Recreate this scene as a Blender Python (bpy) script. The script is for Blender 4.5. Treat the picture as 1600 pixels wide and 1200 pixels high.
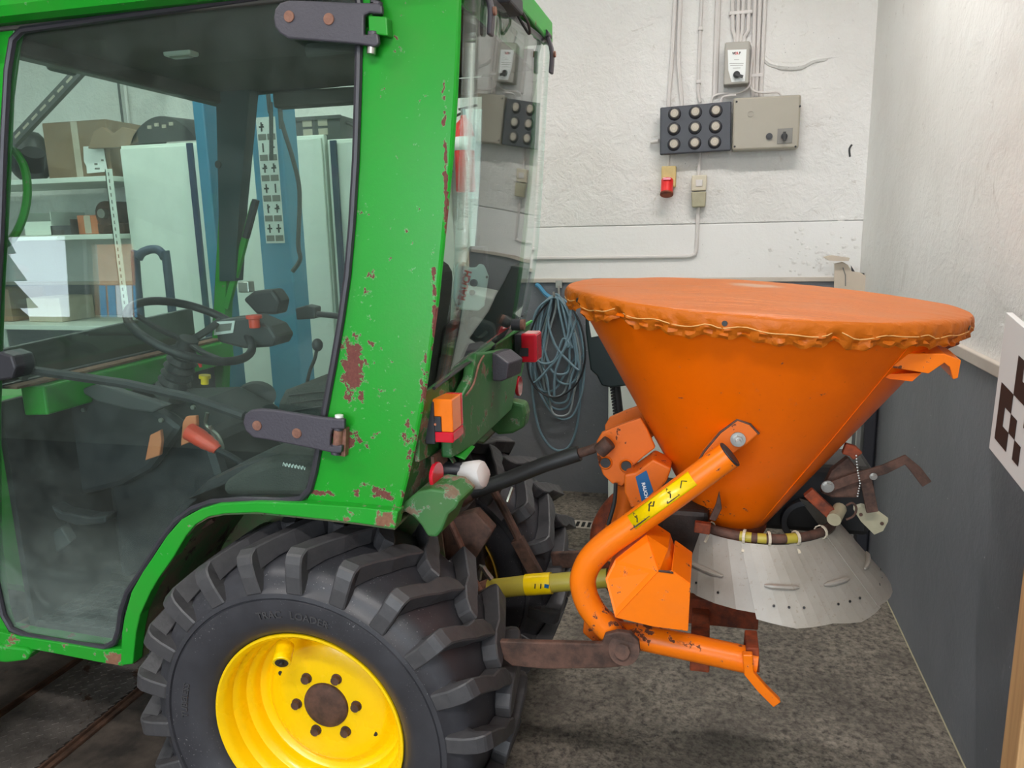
import bpy, bmesh, math, random
from mathutils import Vector, Matrix
PI = math.pi
R_ = math.radians
random.seed(7)
S = bpy.context.scene
for o in list(bpy.data.objects): bpy.data.objects.remove(o)
C = S.collection
V = Vector
# ------------------------------------------------------------------ camera
FPX = 1200.0
CAMZ = 1.75
XV = V((0.969, -0.028, 0.245)); YV = V((0.245, 0.198, -0.949))
YV.normalize(); XV = (XV - YV * XV.dot(YV)).normalized(); ZV = XV.cross(YV)
ROT = Matrix((XV, YV, ZV))              # rows: world axes seen in camera space -> camera-to-world
cd = bpy.data.cameras.new('camera'); cam = bpy.data.objects.new('camera', cd); C.objects.link(cam)
cam.matrix_world = Matrix.Translation((0, 0, CAMZ)) @ ROT.to_4x4()
cd.sensor_fit = 'HORIZONTAL'; cd.sensor_width = 36.0; cd.lens = 36.0 * FPX / 1600.0
cd.clip_start = 0.05; cd.clip_end = 200
S.camera = cam
S.view_settings.view_transform = 'Standard'; S.view_settings.look = 'None'
S.view_settings.gamma = 1.0; S.view_settings.use_curve_mapping = False
S.view_settings.exposure = 0.0
S.cycles.transparent_max_bounces = 24
S.cycles.max_bounces = 10; S.cycles.diffuse_bounces = 5; S.cycles.glossy_bounces = 5
S.cycles.caustics_reflective = False; S.cycles.caustics_refractive = False
S.cycles.sample_clamp_indirect = 6.0
# ------------------------------------------------------------------ world, lamps
w = bpy.data.worlds.new('world'); S.world = w; w.use_nodes = True
bg = w.node_tree.nodes['Background']; bg.inputs[0].default_value = (0.80, 0.90, 1.0, 1); bg.inputs[1].default_value = 7.0
ROOM = dict(x0=-9.0, x1=0.854, y0=-3.6, y1=4.88, z1=3.9)
def arealight(name, loc, rot, sx, sy, power, col=(1, 1, 1), portal=False):
    l = bpy.data.lights.new(name, 'AREA'); l.shape = 'RECTANGLE'; l.size = sx; l.size_y = sy
    l.energy = power; l.color = col
    o = bpy.data.objects.new(name, l); C.objects.link(o); o.location = loc; o.rotation_euler = rot
    if portal: l.cycles.is_portal = True
    return o
# openings in the front wall (behind the photographer) for sky light; the last is unseen, added for front light
OPEN = [(-8.7, -6.72, 1.32, 2.32), (-6.5, -5.85, 1.32, 2.22), (-2.9, 0.7, 0.6, 3.4)]
for a, b, c, d in OPEN:
    arealight('opening_daylight', ((a + b) / 2, ROOM['y0'] + .02, (c + d) / 2), (R_(90), 0, 0), b - a, d - c, 1, portal=True)
TUBES = [(0.25, 3.05), (-2.6, 3.4), (-2.6, 0.4), (-5.6, 2.6), (0.0, -0.9)]
TUBE_POWER = 50
# ------------------------------------------------------------------ helpers
def ray(px, py):
    return ROT @ V((px - 800.0, -(py - 600.0), -FPX))
def at(px, py, X=None, Y=None, Z=None):
    d = ray(px, py)
    t = X / d.x if X is not None else Y / d.y if Y is not None else (Z - CAMZ) / d.z
    return V((0, 0, CAMZ)) + d * t
LEAN = 0.045; YC0 = 1.62
def side(px, py, off=0.0):              # a point on the slightly leaning side plane of the cab
    d = ray(px, py)                      # Y = YC0 + (z-.65)*LEAN + off
    t = (YC0 + off + (CAMZ - .65) * LEAN) / (d.y - d.z * LEAN)
    return V((0, 0, CAMZ)) + d * t
W = {}
def link(o, parent=None, M=None):
    C.objects.link(o); M = M or Matrix.Identity(4)
    if parent:
        o.parent = parent; o.matrix_parent_inverse = W[parent.name].inverted()
    o.matrix_basis = M; W[o.name] = M.copy()
    return o
def thing(name, label, cat, loc, group=None):
    o = bpy.data.objects.new(name, None); o.empty_display_size = .1
    link(o, None, Matrix.Translation(loc)); o['label'] = label; o['category'] = cat
    if group: o['group'] = group
    return o
def tag(o, label, cat, group=None):
    o['label'] = label; o['category'] = cat
    if group: o['group'] = group
    return o
class MB:
    def __init__(s): s.bm = bmesh.new()
    def poly(s, pts):
        vs = [s.bm.verts.new(p) for p in pts]
        try: return s.bm.faces.new(vs)
        except ValueError: return None
    def box(s, a, b):
        x0, y0, z0 = a; x1, y1, z1 = b
        p = [(x0,y0,z0),(x1,y0,z0),(x1,y1,z0),(x0,y1,z0),(x0,y0,z1),(x1,y0,z1),(x1,y1,z1),(x0,y1,z1)]
        v = [s.bm.verts.new(q) for q in p]
        for f in ((0,3,2,1),(4,5,6,7),(0,1,5,4),(1,2,6,5),(2,3,7,6),(3,0,4,7)): s.bm.faces.new([v[i] for i in f])
        return s
    def obox(s, c, ax, ay, az, hx, hy, hz):   # oriented box
        c = V(c); v = []
        for k in (-1, 1):
            for j, i in ((-1,-1),(-1,1),(1,1),(1,-1)):
                v.append(s.bm.verts.new(c + ax*hx*i + ay*hy*j + az*hz*k))
        for f in ((0,3,2,1),(4,5,6,7),(0,1,5,4),(1,2,6,5),(2,3,7,6),(3,0,4,7)): s.bm.faces.new([v[i] for i in f])
        return s
    def prism(s, pts, ext):               # closed polygon extruded by a vector
        ext = V(ext); a = [s.bm.verts.new(V(p)) for p in pts]; b = [s.bm.verts.new(V(p) + ext) for p in pts]
        n = len(pts); s.bm.faces.new(a); s.bm.faces.new(b[::-1])
        for i in range(n): s.bm.faces.new((a[i], a[(i+1)%n], b[(i+1)%n], b[i]))
        bmesh.ops.recalc_face_normals(s.bm, faces=s.bm.faces[:])
        return s
    def tube(s, pts, r, n=10, closed=False, cap=True, flat=None):
        pts = [V(p) for p in pts]; m = len(pts); rings = []; nrm = None
        rr = r if isinstance(r, (list, tuple)) else [r]*m
        for i in range(m):
            if closed: t = pts[(i+1)%m] - pts[i-1]
            else: t = pts[min(i+1,m-1)] - pts[max(i-1,0)]
            t.normalize()
            if nrm is None: nrm = t.orthogonal().normalized() if flat is None else (V(flat) - t*V(flat).dot(t)).normalized()
            nrm = (nrm - t*nrm.dot(t)).normalized(); b = t.cross(nrm)
            rings.append([s.bm.verts.new(pts[i] + (nrm*math.cos(2*PI*k/n) + b*math.sin(2*PI*k/n))*rr[i]) for k in range(n)])
        for i in range(m if closed else m-1):
            A, B = rings[i], rings[(i+1)%m]
            for k in range(n): s.bm.faces.new((A[k], A[(k+1)%n], B[(k+1)%n], B[k]))
        if not closed and cap: s.bm.faces.new(rings[0][::-1]); s.bm.faces.new(rings[-1])
        return s
    def cyl(s, a, b, r, n=16, r2=None): return s.tube([a, b], [r, r if r2 is None else r2], n)
    def bar(s, pts, w, h, up=(0,0,1)):     # rectangular section along a path
        pts = [V(p) for p in pts]; m = len(pts); rings = []
        for i in range(m):
            t = (pts[min(i+1,m-1)] - pts[max(i-1,0)]).normalized()
            u = (V(up) - t*V(up).dot(t)).normalized(); b = t.cross(u)
            rings.append([s.bm.verts.new(pts[i] + b*w*i1/2 + u*h*j1/2) for i1, j1 in ((-1,-1),(1,-1),(1,1),(-1,1))])
        for i in range(m-1):
            A, B = rings[i], rings[i+1]
            for k in range(4): s.bm.faces.new((A[k], A[(k+1)%4], B[(k+1)%4], B[k]))
        s.bm.faces.new(rings[0][::-1]); s.bm.faces.new(rings[-1])
        return s
    def lathe(s, prof, n=48, M=None, axis='Z', a0=0, a1=2*PI):   # prof: (radius, height)
        M = M or Matrix.Identity(4); rings = []; full = abs(a1-a0-2*PI) < 1e-6
        for k in range(n if full else n+1):
            a = a0 + (a1-a0)*k/n; ring = []
            for r, h in prof:
                p = V((r*math.cos(a), r*math.sin(a), h)) if axis == 'Z' else V((r*math.cos(a), h, r*math.sin(a)))
                ring.append(s.bm.verts.new(M @ p))
            rings.append(ring)
        for k in range(n):
            A, B = rings[k], rings[(k+1) % len(rings)]
            for i in range(len(prof)-1):
                if axis == 'Z': s.bm.faces.new((A[i], B[i], B[i+1], A[i+1]))
                else: s.bm.faces.new((A[i+1], B[i+1], B[i], A[i]))
        bmesh.ops.remove_doubles(s.bm, verts=s.bm.verts[:], dist=1e-6)
        return s
    def mesh(s, name, mat=None, smooth=False):
        me = bpy.data.meshes.new(name); s.bm.to_mesh(me); s.bm.free()
        if mat:
            for mm in (mat if isinstance(mat, (list, tuple)) else [mat]): me.materials.append(mm)
        if smooth:
            me.polygons.foreach_set('use_smooth', [True]*len(me.polygons))
            try: me.set_sharp_from_angle(angle=R_(38))
            except Exception: pass
        return me
    def build(s, name, mat, parent=None, smooth=False, bevel=0, M=None, recalc=True, solid=0):
        if recalc: bmesh.ops.recalc_face_normals(s.bm, faces=s.bm.faces[:])
        o = bpy.data.objects.new(name, s.mesh(name, mat, smooth)); link(o, parent, M)
        if solid:
            m = o.modifiers.new('solid', 'SOLIDIFY'); m.thickness = solid; m.offset = 0
        if bevel:
            m = o.modifiers.new('bevel', 'BEVEL'); m.width = bevel; m.segments = 2; m.limit_method = 'ANGLE'; m.angle_limit = R_(40)
        return o
def inst(name, me, parent, M):
    o = bpy.data.objects.new(name, me); return link(o, parent, M)
def struct(o): o['kind'] = 'structure'; return o
def smooth_path(pts, n=6, closed=False):
    pts = [V(p) for p in pts]; m = len(pts); out = []
    for i in range(m if closed else m-1):
        g = lambda k: pts[k % m] if closed else pts[max(0, min(m-1, k))]
        p0, p1, p2, p3 = g(i-1), g(i), g(i+1), g(i+2)
        for j in range(n):
            t = j/n
            out.append(.5*((2*p1) + (p2-p0)*t + (2*p0-5*p1+4*p2-p3)*t*t + (3*p1-p0-3*p2+p3)*t**3))
    if not closed: out.append(pts[-1])
    return out
def text_mesh(body, size=1.0, depth=0.0, bold=0.0):
    c = bpy.data.curves.new('lettering', 'FONT'); c.body = body; c.size = size; c.extrude = depth; c.offset = bold
    c.align_x = 'CENTER'; c.align_y = 'CENTER'; c.resolution_u = 3
    o = bpy.data.objects.new('lettering_tmp', c); C.objects.link(o)
    dg = bpy.context.evaluated_depsgraph_get(); dg.update()
    me = bpy.data.meshes.new_from_object(o.evaluated_get(dg)); bpy.data.objects.remove(o); bpy.data.curves.remove(c)
    return me
def frame(o, x, y):                       # matrix with origin o, x axis, y axis
    x = V(x).normalized(); y = V(y); z = x.cross(y).normalized(); y = z.cross(x)
    M = Matrix.Identity(4)
    for i in range(3): M[i][0], M[i][1], M[i][2], M[i][3] = x[i], y[i], z[i], o[i]
    return M
def text(name, body, size, mat, parent, M, depth=.0005, bold=0.0, sx=1.0):
    me = text_mesh(body, size, depth, bold)
    me.materials.clear(); me.materials.append(mat)
    for v in me.vertices: v.co.x *= sx
    return inst(name, me, parent, M)
# ------------------------------------------------------------------ materials
def nodes(name):
    m = bpy.data.materials.new(name); m.use_nodes = True; nt = m.node_tree
    return m, nt, nt.nodes['Principled BSDF'], nt.nodes['Material Output']
def N(nt, t, **k):
    n = nt.nodes.new(t)
    for a, b in k.items():
        if a in n.inputs.keys() if isinstance(a, str) else False: n.inputs[a].default_value = b
        else: setattr(n, a, b)
    return n
def tex(nt, scale, detail=4, rough=.55, co=None, dist=0):
    n = nt.nodes.new('ShaderNodeTexNoise'); n.inputs['Scale'].default_value = scale; n.inputs['Detail'].default_value = detail
    n.inputs['Roughness'].default_value = rough; n.inputs['Distortion'].default_value = dist
    if co is not None: nt.links.new(co, n.inputs['Vector'])
    return n.outputs['Fac']
def geo(nt): return nt.nodes.new('ShaderNodeNewGeometry').outputs['Position']
def objco(nt): return nt.nodes.new('ShaderNodeTexCoord').outputs['Object']
def ramp(nt, fac, a, b, ca=(0,0,0,1), cb=(1,1,1,1)):
    r = nt.nodes.new('ShaderNodeValToRGB'); r.color_ramp.elements[0].position = a; r.color_ramp.elements[1].position = b
    r.color_ramp.elements[0].color = ca; r.color_ramp.elements[1].color = cb; nt.links.new(fac, r.inputs[0]); return r.outputs[0]
def mixc(nt, fac, a, b):
    m = nt.nodes.new('ShaderNodeMix'); m.data_type = 'RGBA'
    for s, i in ((fac, 0), (a, 6), (b, 7)):
        if isinstance(s, bpy.types.NodeSocket): nt.links.new(s, m.inputs[i])
        else: m.inputs[i].default_value = s if i == 0 else (*s[:3], 1)
    return m.outputs[2]
def math_(nt, op, a, b=None, c=None):
    m = nt.nodes.new('ShaderNodeMath'); m.operation = op
    for i, s in enumerate((a, b, c)):
        if s is None: continue
        if isinstance(s, bpy.types.NodeSocket): nt.links.new(s, m.inputs[i])
        else: m.inputs[i].default_value = s
    return m.outputs[0]
def bump(nt, bsdf, h, strength=.3, dist=.01):
    b = nt.nodes.new('ShaderNodeBump'); b.inputs['Strength'].default_value = strength; b.inputs['Distance'].default_value = dist
    nt.links.new(h, b.inputs['Height']); nt.links.new(b.outputs[0], bsdf.inputs['Normal'])
def mat(name, col, rough=.5, metal=0, var=.12, scale=6, bmp=0, bscale=40, spec=.5, coat=0, emit=None, rv=.12):
    m, nt, b, out = nodes(name); p = objco(nt)
    n = tex(nt, scale, 5, .6, p)
    lo = [c*(1-var) for c in col]; hi = [min(1, c*(1+var)) for c in col]
    nt.links.new(mixc(nt, n, lo, hi), b.inputs['Base Color'])
    nt.links.new(math_(nt, 'MULTIPLY_ADD', tex(nt, scale*3, 3, .5, p), rv, rough-rv/2), b.inputs['Roughness'])
    b.inputs['Metallic'].default_value = metal
    b.inputs['Specular IOR Level'].default_value = spec; b.inputs['Coat Weight'].default_value = coat
    if coat: b.inputs['Coat Roughness'].default_value = .12
    if emit: b.inputs['Emission Color'].default_value = (*emit[:3], 1); b.inputs['Emission Strength'].default_value = emit[3]
    if bmp: bump(nt, b, tex(nt, bscale, 6, .6, p), bmp, .01)
    return m
def paint(name, col, spots=(), thr=.62, nscale=30, rust=(.13,.045,.03), rust2=(.30,.16,.09), rough=.33, dirt=.12, dirtcol=(.16,.12,.08), fine=0, edgef=.38):
    """gloss paint that has chipped down to rust around given places (position, radius, amount)"""
    m, nt, b, out = nodes(name); p = geo(nt)
    n1 = tex(nt, nscale, 8, .65, p); n2 = tex(nt, nscale*3.3, 4, .6, p)
    acc = None
    for q, r, amt in spots:
        sub = nt.nodes.new('ShaderNodeVectorMath'); sub.operation = 'SUBTRACT'; nt.links.new(p, sub.inputs[0]); sub.inputs[1].default_value = tuple(q)
        rr = r if isinstance(r, (tuple, list)) else (r, r, r)
        dv = nt.nodes.new('ShaderNodeVectorMath'); dv.operation = 'DIVIDE'; nt.links.new(sub.outputs[0], dv.inputs[0]); dv.inputs[1].default_value = rr
        ln = nt.nodes.new('ShaderNodeVectorMath'); ln.operation = 'LENGTH'; nt.links.new(dv.outputs[0], ln.inputs[0])
        f = math_(nt, 'MULTIPLY', math_(nt, 'MAXIMUM', math_(nt, 'SUBTRACT', 1.0, ln.outputs['Value']), 0.0), amt)
        acc = f if acc is None else math_(nt, 'MAXIMUM', acc, f)
    h = n1 if acc is None else math_(nt, 'ADD', n1, acc)
    mask = ramp(nt, h, thr, thr+.015); edge = ramp(nt, h, thr-.026, thr-.006)
    dn = tex(nt, 5, 6, .6, p)
    base = mixc(nt, math_(nt, 'MULTIPLY', ramp(nt, dn, .45, .75), dirt), col, dirtcol)
    base = mixc(nt, math_(nt, 'MULTIPLY', ramp(nt, tex(nt, 90, 3, .5, p), .70, .74), .5*fine), base, rust)
    pale = [min(1, c*.6+.28) for c in col]
    base = mixc(nt, math_(nt, 'MULTIPLY', edge, edgef), base, pale)
    base = mixc(nt, mask, base, mixc(nt, n2, rust, rust2))
    nt.links.new(base, b.inputs['Base Color']); b.inputs['Specular IOR Level'].default_value = .32
    nt.links.new(math_(nt, 'MULTIPLY_ADD', mask, .45, rough), b.inputs['Roughness'])
    bump(nt, b, math_(nt, 'SUBTRACT', math_(nt, 'MULTIPLY', n2, .15), mask), .35, .004)
    return m
def rusty(name, c1, c2, scale=18, rough=.75, metal=.1, c3=None, thr=.6):
    m, nt, b, out = nodes(name); p = geo(nt); n = tex(nt, scale, 7, .65, p)
    col = mixc(nt, ramp(nt, n, .35, .65), c1, c2)
    if c3: col = mixc(nt, ramp(nt, tex(nt, scale*.7, 8, .7, p, 1), thr, thr+.03), col, c3)
    nt.links.new(col, b.inputs['Base Color']); b.inputs['Roughness'].default_value = rough; b.inputs['Metallic'].default_value = metal
    bump(nt, b, tex(nt, scale*5, 6, .7, p), .4, .004)
    return m
def glass(name, tint, dirt=.06, dirtlow=0.0, zlow=1.0, gl=1.0, dcol=(.45,.5,.45)):
    m, nt, b, out = nodes(name); nt.nodes.remove(b); p = geo(nt)
    tr = nt.nodes.new('ShaderNodeBsdfTransparent'); tr.inputs[0].default_value = (*tint, 1)
    g = nt.nodes.new('ShaderNodeBsdfGlossy'); g.inputs['Roughness'].default_value = .0; g.inputs['Color'].default_value = (gl, gl, gl, 1)
    d = nt.nodes.new('ShaderNodeBsdfDiffuse'); d.inputs[0].default_value = (*dcol, 1)
    fr = nt.nodes.new('ShaderNodeFresnel'); fr.inputs[0].default_value = 1.52
    # fresnel as seen from the outside on either face
    lw = nt.nodes.new('ShaderNodeLayerWeight')
    gi = nt.nodes.new('ShaderNodeNewGeometry')
    mx = nt.nodes.new('ShaderNodeMixShader'); mx2 = nt.nodes.new('ShaderNodeMixShader')
    dot = nt.nodes.new('ShaderNodeVectorMath'); dot.operation = 'DOT_PRODUCT'
    nt.links.new(gi.outputs['Incoming'], dot.inputs[0]); nt.links.new(gi.outputs['Normal'], dot.inputs[1])
    c = math_(nt, 'ABSOLUTE', dot.outputs['Value'])
    sch = math_(nt, 'MULTIPLY_ADD', math_(nt, 'POWER', math_(nt, 'SUBTRACT', 1.0, c), 5.0), .957, .043)
    nt.links.new(sch, mx2.inputs[0])
    dn = tex(nt, 9, 8, .7, p); fac = math_(nt, 'MULTIPLY', ramp(nt, dn, .3, .8), dirt)
    if dirtlow:
        sx = nt.nodes.new('ShaderNodeSeparateXYZ'); nt.links.new(p, sx.inputs[0])
        z = math_(nt, 'DIVIDE', math_(nt, 'SUBTRACT', zlow, sx.outputs[2]), .5)
        z = math_(nt, 'MINIMUM', math_(nt, 'MAXIMUM', z, 0.0), 1.0)
        z2 = math_(nt, 'MULTIPLY', z, math_(nt, 'MULTIPLY_ADD', tex(nt, 4, 8, .7, p, 2), 1.6, -.35))
        fac = math_(nt, 'ADD', fac, math_(nt, 'MULTIPLY', math_(nt, 'MAXIMUM', z2, 0.0), dirtlow))
    nt.links.new(fac, mx.inputs[0]); nt.links.new(tr.outputs[0], mx.inputs[1]); nt.links.new(d.outputs[0], mx.inputs[2])
    nt.links.new(mx.outputs[0], mx2.inputs[1]); nt.links.new(g.outputs[0], mx2.inputs[2])
    nt.links.new(mx2.outputs[0], out.inputs[0])
    return m
M_ = {}
M_['green'] = paint('green_paint', (.011,.275,.018), [(side(551,575), (.045,.2,.13), .40), (side(545,690), (.12,.2,.05), .24), (side(577,520), (.03,.1,.16), .12),
      (side(575,430), (.03,.1,.03), .2), (side(570,335), (.04,.1,.03), .12), (side(600,770), (.2,.2,.03), .24), (side(500,770), (.08,.2,.012), .3),
      (side(640,700), (.035,.2,.16), .22), (side(664,612), (.02,.2,.12), .3), (side(680,510), (.012,.2,.22), .36), (side(698,340), (.010,.2,.34), .34),
      (side(590,620), (.05,.1,.05), .1)], thr=.67, nscale=46, rough=.28, rust=(.085,.018,.020), rust2=(.20,.07,.05))
M_['green_edge'] = paint('chipped_green_flange', (.013,.285,.021), [(side(560,800), (.16,.3,.05), .16), (side(610,805), (.07,.3,.05), .3), (side(60,1000), (.25,.3,.06), .14), (side(180,1030), (.08,.3,.05), .2)], thr=.66, nscale=22, rough=.35)
M_['green_dull'] = paint('weathered_green', (.030,.155,.038), [(at(735,740,Y=1.8), (.09,.2,.05), .22), (at(650,700,Y=1.75), (.05,.2,.2), .16), (at(790,640,Y=2.6), (.08,.15,.04), .2)], thr=.60, nscale=16, rough=.45, dirt=.35, rust=(.12,.07,.045), rust2=(.26,.2,.14))
M_['green_arch'] = rusty('arch_liner_green', (.05,.17,.05), (.17,.11,.075), 9, .8, 0, (.05,.03,.02), .55)
M_['orange'] = paint('orange_paint', (.93,.155,.001), [(at(1120,790,Y=2.1), (.12,.3,.06), .16)], thr=.69, nscale=40, rough=.30, dirt=.10, dirtcol=(.30,.07,.01), rust=(.10,.03,.01), rust2=(.2,.06,.02), fine=.35, edgef=.1)
M_['orange_tube'] = paint('orange_frame_paint', (.90,.19,.004), [(at(950,960,Y=1.8), (.10,.2,.08), .14), (at(1010,990,Y=1.8), (.08,.2,.04), .2), (at(1190,1030,Y=1.8), (.05,.2,.05), .18)], thr=.65, nscale=34, rough=.32, rust=(.10,.03,.015), rust2=(.2,.07,.03), fine=.25, edgef=.1)
M_['orange_rust'] = paint('worn_orange_paint', (.68,.14,.010), [(at(936,690,Y=2.1), (.03,.3,.1), .12), (at(1000,775,Y=2.1), (.06,.3,.06), .10)], thr=.63, nscale=24, rough=.42, dirt=.4, dirtcol=(.22,.05,.01), rust=(.07,.02,.01), rust2=(.2,.06,.02), fine=.6, edgef=.1)
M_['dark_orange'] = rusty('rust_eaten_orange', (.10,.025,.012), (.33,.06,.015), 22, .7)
M_['yellow'] = mat('yellow_rim_enamel', (.98,.62,.001), .28, 0, .05, 4, .05, 120, coat=.3)
M_['yellow_dark'] = mat('dirty_yellow_enamel', (.45,.27,.02), .5, 0, .3, 8)
M_['pto'] = mat('faded_yellow_plastic', (.40,.33,.04), .45, 0, .18, 8)
M_['rubber'] = None
M_['rust'] = rusty('brown_rust', (.045,.025,.018), (.13,.065,.045), 22)
M_['rustred'] = rusty('red_brown_rust', (.16,.07,.05), (.30,.15,.10), 30)
M_['darksteel'] = rusty('dark_oily_steel', (.012,.010,.009), (.045,.03,.024), 15, .55, .3)
M_['cord'] = mat('pale_orange_cord', (.78,.42,.14), .6)
M_['unit'] = mat('pale_cyan_housing', (.70,.86,.85), .45, 0, .04)
M_['steel'] = mat('zinc_steel', (.42,.41,.38), .35, .9, .15, 20)
M_['alu'] = None
M_['black'] = mat('black_plastic', (.022,.022,.028), .5, 0, .2, 10)
M_['blackpaint'] = mat('grey_black_hinge_paint', (.050,.045,.058), .42, 0, .15, 12, .15, 160)
M_['seal'] = mat('black_rubber_seal', (.030,.028,.036), .38, 0, .2, 14)
M_['darkgrey'] = mat('dark_grey_plastic', (.06,.06,.065), .55, 0, .2, 10)
M_['liner'] = mat('dark_headliner', (.085,.080,.070), .8, 0, .15, 5, .2, 200)
M_['postshade'] = mat('dark_teal_post_shade', (.018,.045,.055), .45, 0, .2, 10)  # silhouette darkness of the green far post, put into the colour
M_['fabric'] = mat('charcoal_seat_fabric', (.045,.048,.045), .9, 0, .25, 14, .5, 220)
M_['glass'] = glass('green_tinted_glass', (.875,.955,.925), .05, .62, 1.0, dcol=(.36,.42,.39))
M_['rearglass'] = glass('rear_window_glass', (.86,.93,.90), .04)
M_['white'] = mat('white_paint', (.78,.78,.76), .5, 0, .04, 3)
M_['cabwhite'] = mat('pale_cabinet_enamel', (.72,.77,.70), .4, 0, .04, 2)
M_['cream'] = mat('aged_cream_plastic', (.58,.52,.40), .5, 0, .2, 12)
M_['yellowed'] = mat('yellowed_plastic', (.55,.42,.17), .5, 0, .25, 20)
M_['dirtycream'] = mat('dirty_cream_plastic', (.36,.33,.22), .55, 0, .25, 20)
M_['beige'] = mat('grey_beige_enamel', (.33,.30,.24), .38, 0, .05, 5)
M_['boxgrey'] = mat('thermostat_grey', (.36,.34,.30), .5, 0, .08, 5)
M_['fusebox'] = mat('blue_black_bakelite', (.035,.038,.048), .4, 0, .15, 10)
M_['fuse'] = mat('porcelain_fuse_cap', (.42,.37,.30), .35, 0, .2, 60)
M_['red'] = mat('red_plastic', (.70,.02,.02), .35, 0, .1, 10)
M_['redlens'] = mat('red_lens', (.62,.01,.03), .12, 0, .1, 30, coat=.5)
M_['amber'] = mat('amber_lens', (.92,.20,.01), .12, 0, .1, 30, coat=.5)
M_['orangeplastic'] = mat('faded_orange_plastic', (.62,.20,.09), .5, 0, .1, 8)
M_['redknob'] = mat('red_knob', (.80,.07,.035), .4, 0, .1, 8)
M_['blue'] = mat('lift_blue_paint', (.060,.26,.43), .4, 0, .1, 3)
M_['bluedark'] = mat('dark_blue_rubber', (.02,.04,.09), .5)
M_['hose'] = mat('blue_grey_hose', (.17,.26,.31), .42, 0, .15, 6)
M_['hoseblk'] = mat('black_cable', (.015,.015,.018), .4)
M_['hoselight'] = mat('light_grey_hose', (.30,.34,.35), .4)
M_['housewood'] = mat('house_timber', (.50,.20,.07), .7)
M_['fir'] = mat('fir_green', (.03,.07,.07), .9)
M_['card'] = mat('brown_cardboard', (.25,.16,.10), .85, 0, .15, 8)
M_['cardlight'] = mat('pale_board', (.55,.47,.38), .8, 0, .12, 10)
M_['paper'] = mat('paper', (.78,.80,.78), .7, 0, .03)
M_['ink'] = mat('black_print', (.02,.02,.02), .5)
M_['inkgrey'] = mat('grey_print', (.20,.19,.17), .5)
M_['inkred'] = mat('red_print', (.55,.03,.03), .5)
M_['decalblue'] = mat('blue_decal', (.008,.10,.26), .35, 0, .1, 20)
M_['decalyellow'] = mat('yellow_decal', (.88,.60,.0), .3, 0, .08, 20)
M_['whiteprint'] = mat('white_print', (.8,.82,.82), .5)
M_['boardwhite'] = mat('white_target_board', (.62,.60,.58), .55, 0, .05, 3)
M_['hook'] = mat('galvanised_hook', (.38,.36,.33), .5, .6, .2, 30)
M_['darkmachine'] = mat('black_green_enamel', (.010,.020,.020), .35)
M_['conduit'] = mat('painted_conduit', (.62,.585,.56), .5, 0, .08, 8)
M_['plinth'] = mat('dado_rail_wood', (.50,.44,.38), .6, 0, .2, 8)

def wallmat(name, c, c2, bscale=9, bst=.5, stain=.25, scol=(.40,.36,.30), dcol=(.10,.08,.07)):
    m, nt, b, out = nodes(name); p = geo(nt)
    big = ramp(nt, tex(nt, 1.1, 6, .6, p), .35, .7)
    col = mixc(nt, math_(nt, 'MULTIPLY', big, 1.0), c, c2)
    v = nt.nodes.new('ShaderNodeTexVoronoi'); v.inputs['Scale'].default_value = 26; nt.links.new(p, v.inputs[0])
    dots = math_(nt, 'MULTIPLY', ramp(nt, v.outputs['Distance'], .045, .07, (1,1,1,1), (0,0,0,1)), ramp(nt, tex(nt, 3, 3, .5, p), .5, .6))
    col = mixc(nt, math_(nt, 'MULTIPLY', dots, .7), col, dcol)
    col = mixc(nt, math_(nt, 'MULTIPLY', ramp(nt, tex(nt, 6, 9, .75, p, 1.5), .60, .66), stain), col, scol)
    nt.links.new(col, b.inputs['Base Color']); b.inputs['Roughness'].default_value = .6
    h = math_(nt, 'ADD', tex(nt, bscale, 8, .62, p, .6), math_(nt, 'MULTIPLY', tex(nt, 60, 5, .6, p), .25))
    bump(nt, b, h, bst, .035)
    return m
M_['wall'] = wallmat('white_limewashed_wall', (.76,.745,.72), (.66,.64,.605), 9, .62, .42)
M_['wallsmooth'] = wallmat('white_smooth_band', (.77,.76,.74), (.72,.70,.67), 5, .18, .1)
M_['wallR'] = wallmat('white_plaster_right', (.77,.765,.735), (.68,.66,.62), 7, .42, .3)
M_['dado'] = wallmat('grey_dado_paint', (.175,.182,.200), (.135,.140,.155), 6, .22, .35, (.24,.245,.26), (.7,.72,.74))
M_['shopwall'] = wallmat('workshop_wall', (.62,.66,.60), (.55,.58,.54), 4, .15, .1)
def floormat():
    m, nt, b, out = nodes('rough_concrete_floor'); p = geo(nt)
    n1 = tex(nt, 34, 7, .75, p); n2 = tex(nt, 3.2, 7, .6, p, .4)
    v = nt.nodes.new('ShaderNodeTexVoronoi'); v.inputs['Scale'].default_value = 75; nt.links.new(p, v.inputs[0])
    col = mixc(nt, ramp(nt, n1, .38, .62), (.040,.033,.026), (.25,.215,.17))
    col = mixc(nt, math_(nt, 'MULTIPLY', ramp(nt, v.outputs['Color'], .45, .8), .35), col, (.34,.30,.24))
    col = mixc(nt, math_(nt, 'MULTIPLY', ramp(nt, n2, .40, .70), .75), col, (.045,.037,.030))
    v2 = nt.nodes.new('ShaderNodeTexVoronoi'); v2.inputs['Scale'].default_value = 2.6; nt.links.new(p, v2.inputs[0])
    col = mixc(nt, ramp(nt, v2.outputs['Distance'], .05, .085, (1,1,1,1), (0,0,0,1)), col, (.02,.016,.014))
    nt.links.new(col, b.inputs['Base Color']); b.inputs['Roughness'].default_value = .75
    bump(nt, b, math_(nt, 'ADD', n1, math_(nt, 'MULTIPLY', v.outputs['Distance'], .6)), .6, .008)
    return m
M_['floor'] = floormat()
M_['plate'] = rusty('oily_steel_plate', (.085,.072,.062), (.19,.165,.145), 7, .55, .35, (.07,.035,.02), .6)
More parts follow.
